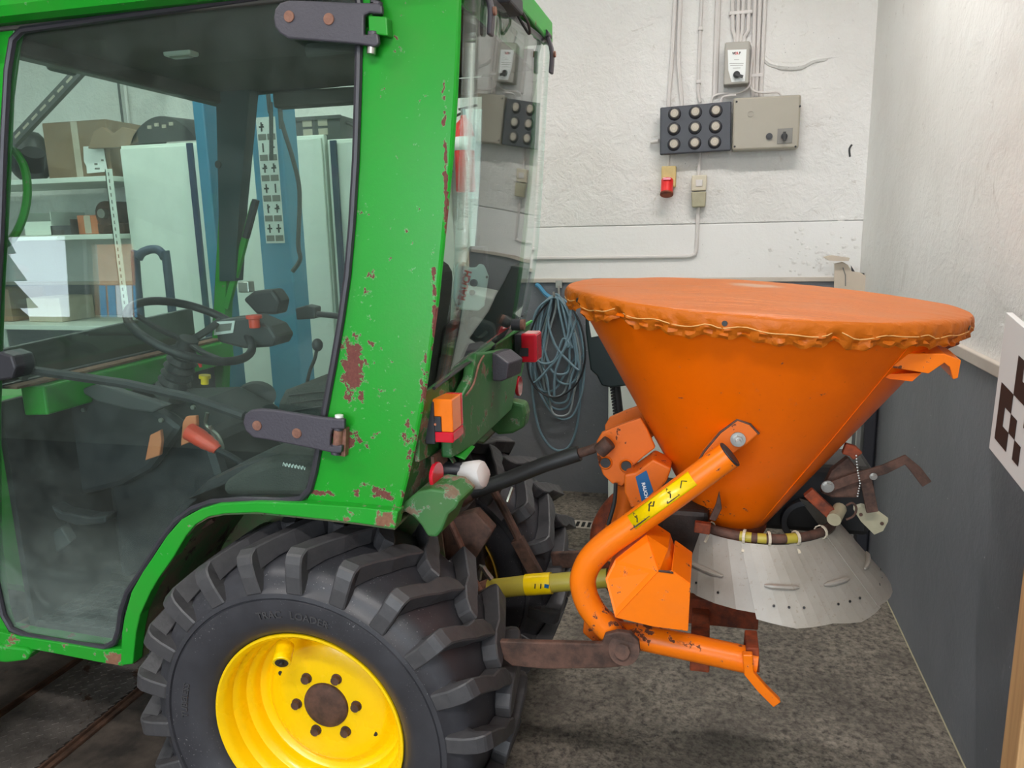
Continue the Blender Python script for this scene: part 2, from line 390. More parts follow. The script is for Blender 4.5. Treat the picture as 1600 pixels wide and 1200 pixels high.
M_['angle'] = rusty('rusty_angle_iron', (.06,.032,.02), (.15,.075,.045), 16, .7, .2)
M_['darkfloor'] = rusty('dirty_black_floor', (.040,.031,.025), (.115,.088,.068), 9, .8, 0, (.10,.055,.03), .66)
M_['timber'] = None
def timber():
    m, nt, b, out = nodes('raw_timber'); p = geo(nt)
    mp = nt.nodes.new('ShaderNodeMapping'); mp.inputs['Scale'].default_value = (30, 30, 1.6); nt.links.new(p, mp.inputs[0])
    n = tex(nt, 2, 6, .6, mp.outputs[0], .6)
    nt.links.new(mixc(nt, ramp(nt, n, .3, .7), (.62,.38,.17), (.42,.23,.10)), b.inputs['Base Color']); b.inputs['Roughness'].default_value = .6
    bump(nt, b, n, .15, .003); return m
M_['timber'] = timber()
def rubber():
    m, nt, b, out = nodes('tyre_rubber'); p = geo(nt)
    n = tex(nt, 14, 7, .6, p); n2 = tex(nt, 220, 3, .6, p)
    col = mixc(nt, n, (.022,.022,.026), (.052,.052,.060))
    col = mixc(nt, math_(nt, 'MULTIPLY', ramp(nt, tex(nt, 260, 2, .5, p), .70, .73), ramp(nt, tex(nt, 5, 3, .5, p), .45, .6)), col, (.35,.35,.34))
    nt.links.new(col, b.inputs['Base Color'])
    nt.links.new(math_(nt, 'MULTIPLY_ADD', n, .25, .30), b.inputs['Roughness'])
    bump(nt, b, n2, .12, .002); return m
M_['rubber'] = rubber()
def lugmat():
    m, nt, b, out = nodes('worn_tread_rubber'); p = geo(nt)
    n = tex(nt, 40, 7, .65, p)
    col = mixc(nt, n, (.030,.030,.034), (.075,.072,.074))
    nt.links.new(col, b.inputs['Base Color']); b.inputs['Roughness'].default_value = .48
    bump(nt, b, n, .25, .004); return m
M_['lug'] = lugmat()
def alumat():
    m, nt, b, out = nodes('dull_stained_aluminium'); p = geo(nt)
    n = tex(nt, 7, 7, .6, p); n2 = tex(nt, 110, 3, .6, p)
    col = mixc(nt, ramp(nt, n, .3, .7), (.27,.245,.20), (.36,.335,.295))
    col = mixc(nt, math_(nt, 'MULTIPLY', ramp(nt, n2, .62, .70), .45), col, (.20,.15,.10))
    nt.links.new(col, b.inputs['Base Color']); b.inputs['Metallic'].default_value = .12; b.inputs['Roughness'].default_value = .42
    return m
M_['alu'] = alumat()
def tarpmat():
    m, nt, b, out = nodes('orange_tarpaulin'); p = objco(nt)
    mp = nt.nodes.new('ShaderNodeMapping'); mp.inputs['Scale'].default_value = (.8, 6, 3); mp.inputs['Rotation'].default_value = (0, 0, R_(18)); nt.links.new(p, mp.inputs[0])
    n = tex(nt, 3, 6, .6, mp.outputs[0], .5); gn = nt.nodes.new('ShaderNodeNewGeometry')
    sx = nt.nodes.new('ShaderNodeSeparateXYZ'); nt.links.new(gn.outputs['Normal'], sx.inputs[0])
    sp = nt.nodes.new('ShaderNodeSeparateXYZ'); nt.links.new(p, sp.inputs[0])
    ln = nt.nodes.new('ShaderNodeVectorMath'); ln.operation = 'LENGTH'; nt.links.new(p, ln.inputs[0])
    dust = math_(nt, 'MULTIPLY', ramp(nt, sp.outputs[2], -.03, .0), ramp(nt, n, .3, .7))   # dust lies on the flat lid
    col = mixc(nt, math_(nt, 'MULTIPLY', dust, .5), (.53,.125,.005), (.47,.165,.05))
    col = mixc(nt, ramp(nt, math_(nt, 'ADD', ln.outputs['Value'], math_(nt, 'MULTIPLY', tex(nt, 20, 5, .6, p), .1)), .09, .14, (1,1,1,1), (0,0,0,1)), col, (.50,.30,.20))
    nt.links.new(col, b.inputs['Base Color']); b.inputs['Roughness'].default_value = .46; b.inputs['Specular IOR Level'].default_value = .3
    bump(nt, b, math_(nt, 'ADD', n, math_(nt, 'MULTIPLY', tex(nt, 16, 5, .6, p, 1.2), .35)), .55, .014)
    return m
M_['tarp'] = tarpmat()
# ================================================================== ROOM
x0, x1, y0, y1, z1 = ROOM['x0'], ROOM['x1'], ROOM['y0'], ROOM['y1'], ROOM['z1']
struct(MB().box((x0-.2, y0-6, -.2), (x1+.2, y1+.2, 0)).build('floor', M_['floor']))
struct(MB().box((x0-.2, y0-.2, z1), (x1+.2, y1+.2, z1+.2)).build('ceiling', M_['white']))
wb = struct(MB().box((x0, y1, 1.755), (x1, y1+.2, z1)).box((x0, y1+.012, 0), (x1, y1+.2, 1.755)).build('wall_back', M_['wall']))
MB().box((x0, y1-.004, 1.425), (x1, y1+.012, 1.748)).build('smooth_band', M_['wallsmooth'], wb, bevel=.004)
MB().box((x0, y1-.002, 0), (x1, y1+.012, 1.40)).build('grey_dado', M_['dado'], wb)
wr = struct(MB().box((x1, y0, 1.31), (x1+.2, y1+.2, z1)).build('wall_right', M_['wallR']))
MB().box((x1, y0, 0), (x1+.2, y1+.2, 1.31)).build('grey_dado', M_['dado'], wr)
struct(MB().box((x0-.2, y0, 0), (x0, y1+.2, z1)).build('wall_left', M_['shopwall']))
fw = MB(); xs = [x0] + [v for o in sorted(OPEN) for v in o[:2]] + [x1+.2]
for i in range(0, len(xs), 2): fw.box((xs[i], y0-.2, 0), (xs[i+1], y0, z1))
for a, b, c, d in OPEN: fw.box((a, y0-.2, d), (b, y0, z1)).box((a, y0-.2, 0), (b, y0, c))
struct(fw.build('wall_front', M_['shopwall']))
for k, (a, b, c, d) in enumerate(OPEN):
    wn = MB()
    for xx in (a+.03, b-.03): wn.box((xx-.03, y0-.12, c), (xx+.03, y0-.06, d))
    wn.box((a+.06, y0-.12, c), (b-.06, y0-.06, c+.06)).box((a+.06, y0-.12, d-.06), (b-.06, y0-.06, d))
    struct(wn.build('window_%d' % (k+1), M_['timber']))  # the last frame sits in the unseen opening added for front light
t1 = struct(MB().box((x0, y1-.022, 1.402), (x1, y1, 1.428)).build('trim_1', M_['plinth'], bevel=.004))
struct(MB().box((x1-.006, y0, 0), (x1, y1-.01, .005)).build('baseboard_right', M_['dirtycream'], bevel=.003))
t2 = struct(MB().box((x1-.022, y0, 1.285), (x1, y1, 1.325)).build('trim_2', M_['plinth'], bevel=.004))
# plaster bulge with its crack, a chipped hole and the blistered corner (real relief on the back wall)
def wallpt(px, py, d=.0): return at(px, py, Y=y1-d)
bl = MB(); bl.tube(smooth_path([wallpt(1190,88,-.004), wallpt(1205,100,-.004), wallpt(1228,104,-.002), wallpt(1252,103,-.002), wallpt(1272,94,-.004), wallpt(1300,90,-.006), wallpt(1326,87,-.01)], 5), [.018]*8+[.024]*8+[.020]*8+[.009]*7, 8)
bl.build('plaster_bulge', M_['wall'], wb, smooth=True)
hl = MB(); hl.tube(smooth_path([wallpt(1331,226,-.001), wallpt(1327,233,-.001), wallpt(1328,245,-.001)], 4), .006, 6); hl.build('chipped_hole', M_['ink'], wb, smooth=True)
rnd = random.Random(3); bb = MB()
for i in range(70):
    px = rnd.gauss(1290, 38); py = 430 - abs(rnd.gauss(0, 40)) * (1 if px < 1310 else 1.3)
    if px > 1341 or px < 1200 or py < 310: continue
    c = wallpt(px, py); r = rnd.uniform(.008, .022)
    bmesh.ops.create_icosphere(bb.bm, subdivisions=1, radius=1, matrix=Matrix.Translation(c) @ Matrix.Diagonal((r*1.2, .007, r, 1)))
bb.build('blistered_plaster', M_['wall'], wb, smooth=True)['kind'] = 'stuff'

# steel deck on the floor at the left
PT = .012
dk = MB().box((-5.2, .2, .001), (-1.3, 3.6, .006)); dk.build('floor_sheet', M_['darkfloor']); d0 = bpy.data.objects['floor_sheet']
tag(d0, 'dirty black-brown steel floor sheet under the tractor cab', 'floor plate')
plate = thing('checker_plate', 'oily checker plate track lying beside the tractor wheel, between two rusty angle irons', 'steel plate', (-2.31, 1.8, 0))
MB().box((-2.49, .3, .007), (-2.135, 3.55, .022)).build('plate', M_['plate'], plate, bevel=.003)
tr = MB()
for i in range(12):
    for j in range(70):
        x = -2.475 + i*.031; y = 1.2 + j*.034 + (i % 2)*.017; 
        a = R_(45 if i % 2 else -45); d = V((math.cos(a), math.sin(a), 0)); e = V((-d.y, d.x, 0))
        tr.obox((x, y, .0225), d, e, V((0,0,1)), .0105, .0028, .0012)
tr.build('raised_tread', M_['plate'], plate)['kind'] = 'stuff'
for xa, nm in ((-2.52, 'a'), (-2.11, 'b')):
    MB().box((xa-.022, .3, .006), (xa+.022, 3.55, .018)).box((xa-.003, .3, .006), (xa+.003, 3.55, .030)).build('angle_iron', M_['angle'], plate, bevel=.002)
# floor drain by the back wall
dr = thing('floor_drain', 'narrow slotted drain grate in the floor below the grey wall, left of the orange spreader', 'drain', (-.68, 4.32, 0))
g = MB(); gx0, gx1, gy = -1.4, -.50, 4.30
g.box((gx0, gy-.055, .001), (gx1, gy-.043, .006)).box((gx0, gy+.043, .001), (gx1, gy+.055, .006))
for i in range(27): g.box((gx0+i*.0345, gy-.044, .001), (gx0+i*.0345+.014, gy+.044, .006))
g.build('grate', M_['plinth'], dr)
MB().box((gx0, gy-.044, .0005), (gx1, gy+.044, .0018)).build('channel', M_['ink'], dr)

# ================================================================== THINGS ON THE BACK WALL
def pbox(mb, corners, yf, depth):         # four px corners on the plane Y = yf, extruded back
    return mb.prism([at(px, py, Y=yf) for px, py in corners], (0, depth, 0))
def wtube(mb, pts, d, r, n=8, sm=0):
    q = [at(px, py, Y=y1-d) for px, py in pts]
    return mb.tube(smooth_path(q, sm) if sm else q, r, n)
fb = thing('fuse_box', 'blue-black box with nine round porcelain fuses, left of the beige cabinet on the back wall', 'fuse box', at(1087, 200, Y=y1))
pbox(MB(), [(1031.5,168),(1143,158),(1142,235),(1031,242)], y1-.11, .05).build('cover', M_['fusebox'], fb, bevel=.006)
pbox(MB(), [(1036,172),(1140,162),(1138,232),(1036,238)], y1-.06, .06).build('back_box', M_['black'], fb, bevel=.004)
fm = MB(); prof = [(0,-.030),(.018,-.030),(.021,-.026),(.022,-.012),(.024,-.010),(.031,-.008),(.034,0)]
fm.lathe([(0,-.030),(.021,-.029),(.0245,-.024),(.0255,-.010)], 18, axis='Y'); fuse_me = fm.mesh('fuse', M_['fuse'], True)
rm_ = MB(); rm_.lathe([(.0255,-.013),(.033,-.010),(.0375,.002)], 18, axis='Y'); ring_me = rm_.mesh('fuse_collar', M_['black'], True)
dm_ = MB(); dm_.lathe([(.0085,-.0285),(.0085,-.0315),(.0065,-.0315),(.0065,-.0285)], 14, axis='Y'); dm_.box((-.004,-.031,-.0012),(.004,-.0285,.0012)); slot_me = dm_.mesh('fuse_slot', M_['cream'])
fpx = [[(1054,178),(1086.6,175.5),(1118.6,173)], [(1053,201.5),(1086,199.5),(1118,198)], [(1053,225.5),(1085.5,223.5),(1116.5,222)]]
for row in fpx:
    for px, py in row:
        Mx = Matrix.Translation(at(px, py, Y=y1-.112))
        f = inst('fuse', fuse_me, fb, Mx); inst('fuse_collar', ring_me, f, Mx); inst('fuse_slot', slot_me, f, Mx)
MB().cyl(at(1030,220,Y=y1-.06), at(1018,222,Y=y1-.03), .012, 10).build('side_stub', M_['conduit'], fb, smooth=True)
cb = thing('switch_cabinet', 'flat grey-beige metal cabinet with a black rotary switch, right of the fuse box', 'electrical cabinet', at(1197, 195, Y=y1))
pbox(MB(), [(1146,153),(1252,147.5),(1248,231),(1144,235)], y1-.13, .13).build('body', M_['beige'], cb, bevel=.010)
kp = pbox(MB(), [(1215,201),(1239,199.5),(1237.5,223.5),(1214,225)], y1-.134, .006).build('switch_plate', M_['inkgrey'], cb, bevel=.002)
MB().cyl(at(1225.5,213,Y=y1-.15), at(1225.5,213,Y=y1-.132), .018, 14).obox(at(1225.5,213,Y=y1-.158), V((1,0,0)), V((0,1,0)), V((0,0,1)), .007, .012, .024).build('knob', M_['ink'], kp, smooth=False)
MB().cyl(at(1202,213,Y=y1-.142), at(1202,213,Y=y1-.128), .018, 16).cyl(at(1202,213,Y=y1-.147), at(1202,213,Y=y1-.13), .011, 14).build('indicator_lamp', M_['darkgrey'], cb, smooth=True)
MB().lathe([(.017,-.001),(.017,-.004),(.0145,-.004),(.0145,-.001)], 20, M=Matrix.Translation(at(1173,178,Y=y1-.13)), axis='Y').build('embossed_ring', M_['beige'], cb, smooth=True)
for px, py in ((1250,166),(1151,159),(1148,229),(1243,229)):
    MB().cyl(at(px,py,Y=y1-.134), at(px,py,Y=y1-.126), .006, 8).build('screw', M_['ink'], cb)
th = thing('control_box', 'grey control box with a white scale plate and black knob above the fuse box', 'control box', at(1152, 100, Y=y1))
pbox(MB(), [(1133,66),(1172,63.5),(1170,130),(1130.5,133)], y1-.14, .035).build('cover', M_['boxgrey'], th, bevel=.008)
pbox(MB(), [(1133,67),(1172,64.5),(1170,130),(1131,132)], y1-.105, .105).build('back_box', M_['boxgrey'], th, bevel=.006)
sp_ = pbox(MB(), [(1137,78),(1166.5,77),(1164,127),(1143,128),(1138,110)], y1-.1415, .003).build('scale_plate', M_['paper'], th)
def walltext(body, px, py, d, size, m, parent, bold=0, ang=0, sx=1.0):
    o = at(px, py, Y=y1-d); a = R_(ang)
    return text('lettering', body, size, m, parent, frame(o, (math.cos(a), 0, math.sin(a)), (-math.sin(a), 0, math.cos(a))), bold=bold, sx=sx)
walltext('W', 1147, 83.5, .1425, .018, M_['ink'], sp_, .0008, 2); walltext('OL', 1151, 83.3, .1425, .018, M_['inkred'], sp_, .0008, 2); walltext('F', 1156, 83, .1425, .018, M_['ink'], sp_, .0008, 2)
for yy, ww in ((93,8),(99,22),(102,20),(106,12)):
    pbox(MB(), [(1151-ww/2,yy),(1151+ww/2,yy-.3),(1151+ww/2,yy+.3),(1151-ww/2,yy+.6)], y1-.1425, .001).build('printed_line', M_['inkgrey'], sp_)
MB().cyl(at(1151,116.5,Y=y1-.165), at(1151,116.5,Y=y1-.14), .019, 18).obox(at(1155,118,Y=y1-.168), V((.93,0,-.35)), V((0,1,0)), V((.35,0,.93)), .022, .006, .007).build('knob', M_['ink'], th, smooth=True)
# conduits
def conduit(label, pts, r=.012, d=.016, group=None, sm=0, m='conduit', name='conduit'):
    mb = MB(); wtube(mb, pts, d, r, 8, sm); o = mb.build(name, M_[m], smooth=True); return tag(o, label, 'conduit', group)
conduit('leftmost painted conduit running down the back wall to the fuse box', [(1059,-60),(1055,0),(1050,90),(1045,158),(1046,170)], sm=3)
conduit('second painted conduit from the left running down to the fuse box', [(1065,-60),(1063,0),(1060,90),(1065,158),(1064,170)], sm=3)
conduit('clipped thin conduit running down to the middle of the fuse box', [(1098,-60),(1096,0),(1093,80),(1091,140),(1094,160)], .009, sm=3)
conduit('wide flat conduit left of the grey control box', [(1125,-60),(1122,0),(1119,80),(1117,150)], .017, .012)
for i, (a, b, c) in enumerate(((1144.5,1145,1149),(1153.5,1153,1153),(1161.5,1160,1158),(1170.5,1169,1163))):
    conduit(('leftmost','second from left','third from left','rightmost')[i] + ' of the four conduits ending above the grey control box', [(a+2,-60),(a,0),(b,48),(c,58),(c,68)], .0115, .018, 'conduits above the control box')
for i, (a, b) in enumerate(((1179.5,1176),(1187.5,1182),(1195.5,1189))):
    conduit(('leftmost','middle','rightmost')[i] + ' of the three long conduits passing right of the grey control box', [(a+2,-60),(a,0),(b,141),(b,152)], .0115, .018, 'long conduits right of the control box')
conduit('grey cable curving from the control box down to the fuse box', [(1171,126),(1172,131),(1166,139),(1150,146),(1125,147),(1114,152),(1111,162)], .0065, .07, None, 4, 'conduit', 'cable')
conduit('grey cable curving from the control box to the top of the beige cabinet', [(1172,66),(1176,80),(1173,110),(1172,132),(1178,142),(1195,145),(1215,144),(1222,152)], .0065, .06, None, 4, 'conduit', 'cable')
conduit('short grey cable bent into the top right of the fuse box', [(1150,149),(1135,150),(1128,154),(1126,165)], .0065, .07, None, 4, 'conduit', 'cable')
conduit('short cable between the fuse box and the red socket', [(1046,240),(1044,262)], .007, .03, None, 0, 'conduit', 'cable')
conduit('short clipped cable between the fuse box and the beige switched socket', [(1094,238),(1091,276)], .009, .03, None, 0, 'conduit', 'cable')
conduit('painted conduit dropping from the beige socket and turning left along the wall', [(1091,320),(1089,370),(1088,390),(1086,397),(1078,400.5),(1060,401),(850,403.5),(780,404)], .012, .016)
cl_me = None
def clip(px, py, w_=.028):
    mb = MB().box((-w_/2,-.014,-.010),(w_/2,.014,.010)); me = mb.mesh('pipe_clip', M_['conduit'])
    o = inst('pipe_clip', me, None, Matrix.Translation(at(px, py, Y=y1-.016))); m = o.modifiers.new('bevel','BEVEL'); m.width=.003
    return o
for px, py, l in ((1094.5,45,'upper clip on the thin clipped conduit'),(1091.5,128,'lower clip on the thin clipped conduit'),(1091,258,'clip on the short cable above the beige socket')):
    tag(clip(px, py), l, 'pipe clip')
for k, (xx, yy, ww) in enumerate(((1157.5,20,.13),(1182,118,.075))):
    tag(clip(xx, yy, ww), ('wide clip bar across the four conduits','wide clip bar across the long conduits')[k], 'pipe clip')
rs = thing('red_socket', 'yellowed wall socket with a red round outlet, below the fuse box', 'socket', at(1043, 282, Y=y1))
pbox(MB(), [(1033.5,259.5),(1056.5,259),(1055.5,292),(1033,292)], y1-.075, .075).build('housing', M_['yellowed'], rs, bevel=.006)
c0 = at(1042.5, 283, Y=y1-.075)
MB().cyl(c0 + V((0,.01,.006)), c0 + V((0,-.035,-.075)), .036, 20).build('outlet', M_['red'], rs, smooth=True, bevel=.003)
MB().obox(c0 + V((0,-.028,.012)), V((1,0,0)), V((0,1,0)), V((0,0,1)), .024, .012, .008).build('lid_hinge', M_['redlens'], rs, bevel=.002)
MB().cyl(c0+V((0,-.033,-.072)), c0+V((0,-.037,-.080)), .039, 20).build('outlet_rim', M_['dark_orange'], rs, smooth=True)
ss = thing('switched_socket', 'dirty cream two-part switch and socket on the conduit right of the red socket', 'socket', at(1091, 300, Y=y1))
pbox(MB(), [(1081,274),(1105,273),(1103,297.5),(1080,298.5)], y1-.06, .06).build('switch_half', M_['cream'], ss, bevel=.006)
pbox(MB(), [(1080,300),(1103.5,299),(1102,323),(1081,324)], y1-.07, .07).build('socket_half', M_['dirtycream'], ss, bevel=.006)
pbox(MB(), [(1087,281),(1098,280.5),(1097.5,291),(1087,291.5)], y1-.066, .01).build('rocker', M_['conduit'], ss, bevel=.003)
# hose coil on its hook
hk = thing('wall_hook', 'galvanised double hook on the dado rail holding the hose coil', 'hook', at(873, 450, Y=y1))
pbox(MB(), [(868,438),(878,438),(878,450),(868,450)], y1-.03, .012).build('back_plate', M_['hook'], hk, bevel=.002)
hb = MB(); hb.tube(smooth_path([wallpt(873,446,.03), wallpt(873,463,.035), wallpt(870,468,.07), wallpt(866,463,.11), wallpt(865,456,.115)], 4), .008, 8)
hb.build('hook_arm', M_['hook'], hk, smooth=True)
hc = thing('hose_coil', 'coil of thin blue-grey air hose hanging from the wall hook', 'hose', wallpt(873, 700, .05))
loops = [  # px loops: (left x, right x, bottom y, lean, tube r)
    (831,906,704,6,.0085),(836,905,640,4,.008),(842,900,620,-4,.0075),(829,898,612,-8,.008),(846,912,600,6,.008),(834,912,655,8,.0075),(852,905,650,-2,.007),(838,893,585,10,.008),(848,899,630,0,.0075),(826,888,568,-4,.0075)]
rnd = random.Random(5)
for i, (l, r, b, ln, tr_) in enumerate(loops):
    d = .035 + .008*i; top = 462 + rnd.uniform(-3, 3); cx = 868 + rnd.uniform(-2, 3); k = rnd.uniform(-8, 8)
    pts = [wallpt(cx, top, d), wallpt(l+14+k*.5, top+22, d), wallpt(l+3, top+70, d+.004), wallpt(l-1+ln*.3, (top+b)/2+20, d), wallpt(l+7+ln*.5, b-38, d+.006), wallpt((l+r)/2-12+ln, b-4, d+.01), wallpt((l+r)/2+12+ln, b-4, d+.005), wallpt(r-7+ln*.4, b-38, d), wallpt(r+1, (top+b)/2+20, d+.006), wallpt(r-2, top+75, d), wallpt(r-16-k*.5, top+24, d)]
    MB().tube(smooth_path(pts, 6, True), tr_, 7, closed=True).build('hose_loop', M_['hose' if i % 4 != 2 else 'hoselight'], hc, smooth=True)
for pts in ([(862,468),(856,500),(868,540),(890,566),(905,578),(903,560),(897,520)], [(900,500),(885,540),(860,572),(832,598),(828,560)], [(893,472),(886,530),(868,580),(866,620)]):
    MB().tube(smooth_path([wallpt(a, b, .11) for a, b in pts], 6), .008, 7).build('crossed_strand', M_['hose'], hc, smooth=True)
tag(MB().tube(smooth_path([wallpt(856,472,.12), wallpt(836,500,.12), wallpt(824,545,.12), wallpt(828,590,.13), wallpt(848,615,.13), wallpt(873,620,.13), wallpt(902,598,.13), wallpt(914,560,.125), wallpt(908,510,.12), wallpt(886,468,.12)], 6), .0065, 7).build('black_cable', M_['hoseblk'], smooth=True), 'black cable looped in front of the blue-grey hose coil', 'cable')
tag(MB().tube(smooth_path([wallpt(862,466,.05), wallpt(852,459,.04), wallpt(843,448,.03), wallpt(838,445,.02)], 5), .014, 8).build('blue_pipe_end', M_['blue'], smooth=True), 'short blue pipe end beside the hose hook', 'pipe')

# ================================================================== THINGS BEHIND THE SPREADER
cbx = thing('board_offcut', 'curved cream board offcut standing in the corner above the dado', 'board', at(1330, 460, Y=4.7))
cp = [(1303,470),(1304,412),(1316,409),(1325,414),(1331,424),(1345,426),(1357,434),(1362,452),(1363,480)]
MB().prism([at(a, b, Y=4.70) for a, b in cp], (.0, .012, 0)).build('sheet', M_['cardlight'], cbx, bevel=.002)
MB().prism([at(a+5, b+1, Y=4.74) for a, b in cp[3:]] + [at(1335, 480, Y=4.74)], (.0, .012, 0)).build('rear_sheet', M_['black'], cbx)
MB().prism([at(a, b, Y=4.66) for a, b in ((1287,402),(1300,399),(1328,403),(1326,408),(1308,408),(1296,407))], (0, .05, 0)).build('torn_edge', M_['cardlight'], cbx)
for a, b in (((1317,418),(1321,447)),):
    MB().tube([at(*a, Y=4.699), at(1321, 430, Y=4.699), at(*b, Y=4.699)], .0035, 5).build('drawn_mark', M_['inkgrey'], cbx)
wp = thing('white_appliance', 'white enamel panel of an appliance by the wall behind the spreader', 'appliance', at(1140, 760, Y=4.5))
wx0 = at(950, 680, Y=4.45).x; wx1 = at(1338, 740, Y=4.45).x
MB().box((wx0, 4.45, .02), (wx1, 4.86, 1.12)).build('cabinet_body', M_['cabwhite'], wp, bevel=.01)
MB().box((wx0+.03, 4.46, 0), (wx1-.03, 4.84, .03)).build('foot', M_['black'], wp)
bc = thing('black_cupboard', 'tall narrow black cupboard standing in the corner behind the spreader', 'cupboard', (.79, 4.3, 0))
bx0 = at(1345, 750, Y=4.10).x
MB().box((bx0, 4.10, .02), (.845, 4.42, 1.30)).build('body', M_['black'], bc, bevel=.008)
MB().box((bx0+.02, 4.115, 0), (.83, 4.41, .03)).build('plinth', M_['ink'], bc)
MB().box((bx0-.03, 4.12, .0), (bx0-.012, 4.15, 1.28)).build('steel_strip', M_['steel'], bc)
bm_ = thing('black_machine', 'black machine housing with a pale sticker and a ribbed leg, between hose coil and hopper', 'machine', at(945, 700, Y=3.6)*1)
q = [(912,440),(990,440),(1003,600),(955,606),(940,603),(932,587),(922,578),(915,520)]
MB().prism([at(a, b, Y=3.6) for a, b in q], (0, .25, 0)).build('housing', M_['darkmachine'], bm_, bevel=.008)
pbox(MB(), [(920,502),(932,502),(941,524),(924,527)], 3.597, .002).build('sticker', M_['cabwhite'], bm_)
lp = [at(962, 600, Y=3.7), at(968, 655, Y=3.7), at(975, 740, Y=3.7), at(980, 880, Y=3.75)]
lp[-1].z = .0
MB().tube(smooth_path(lp, 6), .022, 10).build('leg', M_['ink'], bm_, smooth=True)
sr = MB()
for i in range(26):
    p = at(956 + i*.55, 605 + i*4.6, Y=3.68); sr.obox(p, V((1,0,0)), V((0,1,0)), V((0,0,1)), .009, .009, .004)
sr.build('rubber_ribs', M_['ink'], bm_)['kind'] = 'stuff'

# ================================================================== TARGET BOARD ON ITS POST (right edge)
bt = thing('target_board', 'white board with black checker squares on a raw timber post at the right edge', 'target board', (.62, 1.42, 0))
A0 = at(1545, 700, Y=1.6); U = V((.13, -.95, -.30)).normalized(); A1 = at(1572, 488, Y=1.6); VV = (A1 - A0); bh = VV.length; VV.normalize(); NN = U.cross(VV).normalized()
bd = MB().prism([A0, A0+U*.42, A0+U*.42+VV*bh, A0+VV*bh], NN*.012 if NN.x > 0 else -NN*.012).build('lower_board', M_['boardwhite'], bt, bevel=.001)
FN = -NN if NN.x > 0 else NN
cw = .0235; ch = .036
def sq(i, j, n=1, m=1):
    bs = MB()
    o = A0 + U*(.018 + i*cw) + VV*(.030 + j*ch) + FN*.0006
    bs.prism([o, o+U*cw*n, o+U*cw*n+VV*ch*m, o+VV*ch*m], FN*.0004); bs.build('black_square', M_['ink'], bt)
for i, j in ((0,0),(0,1),(0,2),(1,0),(1,2),(2,1),(2,4),(3,3),(3,0),(4,2),(5,0),(2,3)): sq(i, j)
ub = A0 + U*.055 + VV*(bh+.012)
MB().prism([ub + V((.02,0,0)), ub+U*.4 + V((.02,0,0)), ub+U*.4+VV*.5 + V((.02,0,0)), ub+VV*.5 + V((.02,0,0))], V((.012, 0, 0))).build('upper_board', M_['white'], bt, bevel=.001)
for j in (.02, .12, .22):
    us = MB(); o = ub + U*.012 + VV*j + V((.0195,0,0)); us.prism([o, o+U*.05, o+U*.05+VV*.045, o+VV*.045], V((-.0006,0,0))); us.build('black_square', M_['ink'], bt)
pA = at(1564, 1180, Y=1.5)
MB().box((pA.x, 1.43, 0), (pA.x+.035, 1.5, 2.3)).build('timber_post', M_['timber'], bt, bevel=.003)
MB().box((pA.x-.02, 1.35, 0), (pA.x+.16, 1.58, .03)).build('post_foot', M_['timber'], bt, bevel=.003)

# ================================================================== WORKSHOP BACKGROUND (seen through the cab glass)
def cabinet(x_l, x_r, zt, label, strip=None, yf=4.25):
    t = thing('tall_cabinet', label, 'cabinet', ((x_l+x_r)/2, yf+.3, 0))
    MB().box((x_l, yf+.02, .05), (x_r, 4.86, zt)).build('carcass', M_['cabwhite'], t, bevel=.006)
    MB().box((x_l+.01, yf, .08), (x_r-.01, yf+.018, zt-.02)).build('door', M_['cabwhite'], t, bevel=.004)
    MB().box((x_l+.02, yf+.04, 0), (x_r-.02, 4.84, .06)).build('plinth', M_['darkgrey'], t)
    if strip: MB().box((strip, yf-.02, .1), (strip+.035, yf, zt-.01)).build('door_gasket', M_['bluedark'], t)
    return t
cabinet(at(176,272,Y=4.2).x+.022, -2.93, 2.31, 'wide pale cabinet left of the blue lift columns with a blue-black door gasket', -3.10)
cabinet(-2.88, -2.20, 2.31, 'pale cabinet between and behind the two blue lift columns')
cabinet(-2.18, -1.62, 2.28, 'pale cabinet right of the blue lift columns with a blue-black door gasket', -2.145)
def column(px, py0, wpx, Y, label, sticker=False):
    a = at(px, 300, Y=Y); wd = wpx/1200*Y; t = thing('lift_column', label, 'vehicle lift', (a.x, Y, 0))
    MB().box((a.x-wd/2, Y, .03), (a.x+wd/2, Y+.15, 3.4)).build('column', M_['blue'], t, bevel=.008)
    MB().box((a.x-wd/2-.06, Y-.06, 0), (a.x+wd/2+.06, Y+.22, .03)).build('base_plate', M_['blue'], t, bevel=.004)
    if sticker:
        z0, z1_ = at(430, 380, Y=Y).z, at(415, 183, Y=Y).z; xc = a.x + .005; hw = .052
        st = MB().box((xc-hw, Y-.003, z0), (xc+hw, Y-.001, z1_)).build('pictogram_strip', M_['paper'], t)
        n = 6; rh = (z1_-z0-.02)/n; rnd = random.Random(2)
        for i in range(n):
            zb = z0 + .01 + i*rh
            for k in (-1, 1):
                cx_ = xc + k*hw*.48
                MB().box((cx_-hw*.42, Y-.0038, zb), (cx_+hw*.42, Y-.003, zb+rh*.30)).build('printed_block', M_['inkgrey'], st)
                g = MB(); zc = zb + rh*.64
                g.obox((cx_, Y-.0035, zc), V((1,0,0)), V((0,1,0)), V((0,0,1)), .004, .0005, rh*.22)
                if (i+k) % 3: g.obox((cx_, Y-.0035, zc), V((1,0,0)), V((0,1,0)), V((0,0,1)), hw*.26, .0005, .004)
                if (i*k) % 2: g.obox((cx_+.003, Y-.0035, zc+rh*.05), V((.7,0,.7)), V((0,1,0)), V((-.7,0,.7)), hw*.2, .0005, .004)
                g.build('pictogram', M_['ink'], st)
    return t
column(322, 150, 22, 3.6, 'narrow blue lift column left of the sticker column')
column(423, 150, 58, 3.5, 'wide blue lift column with a strip of safety pictograms', True)
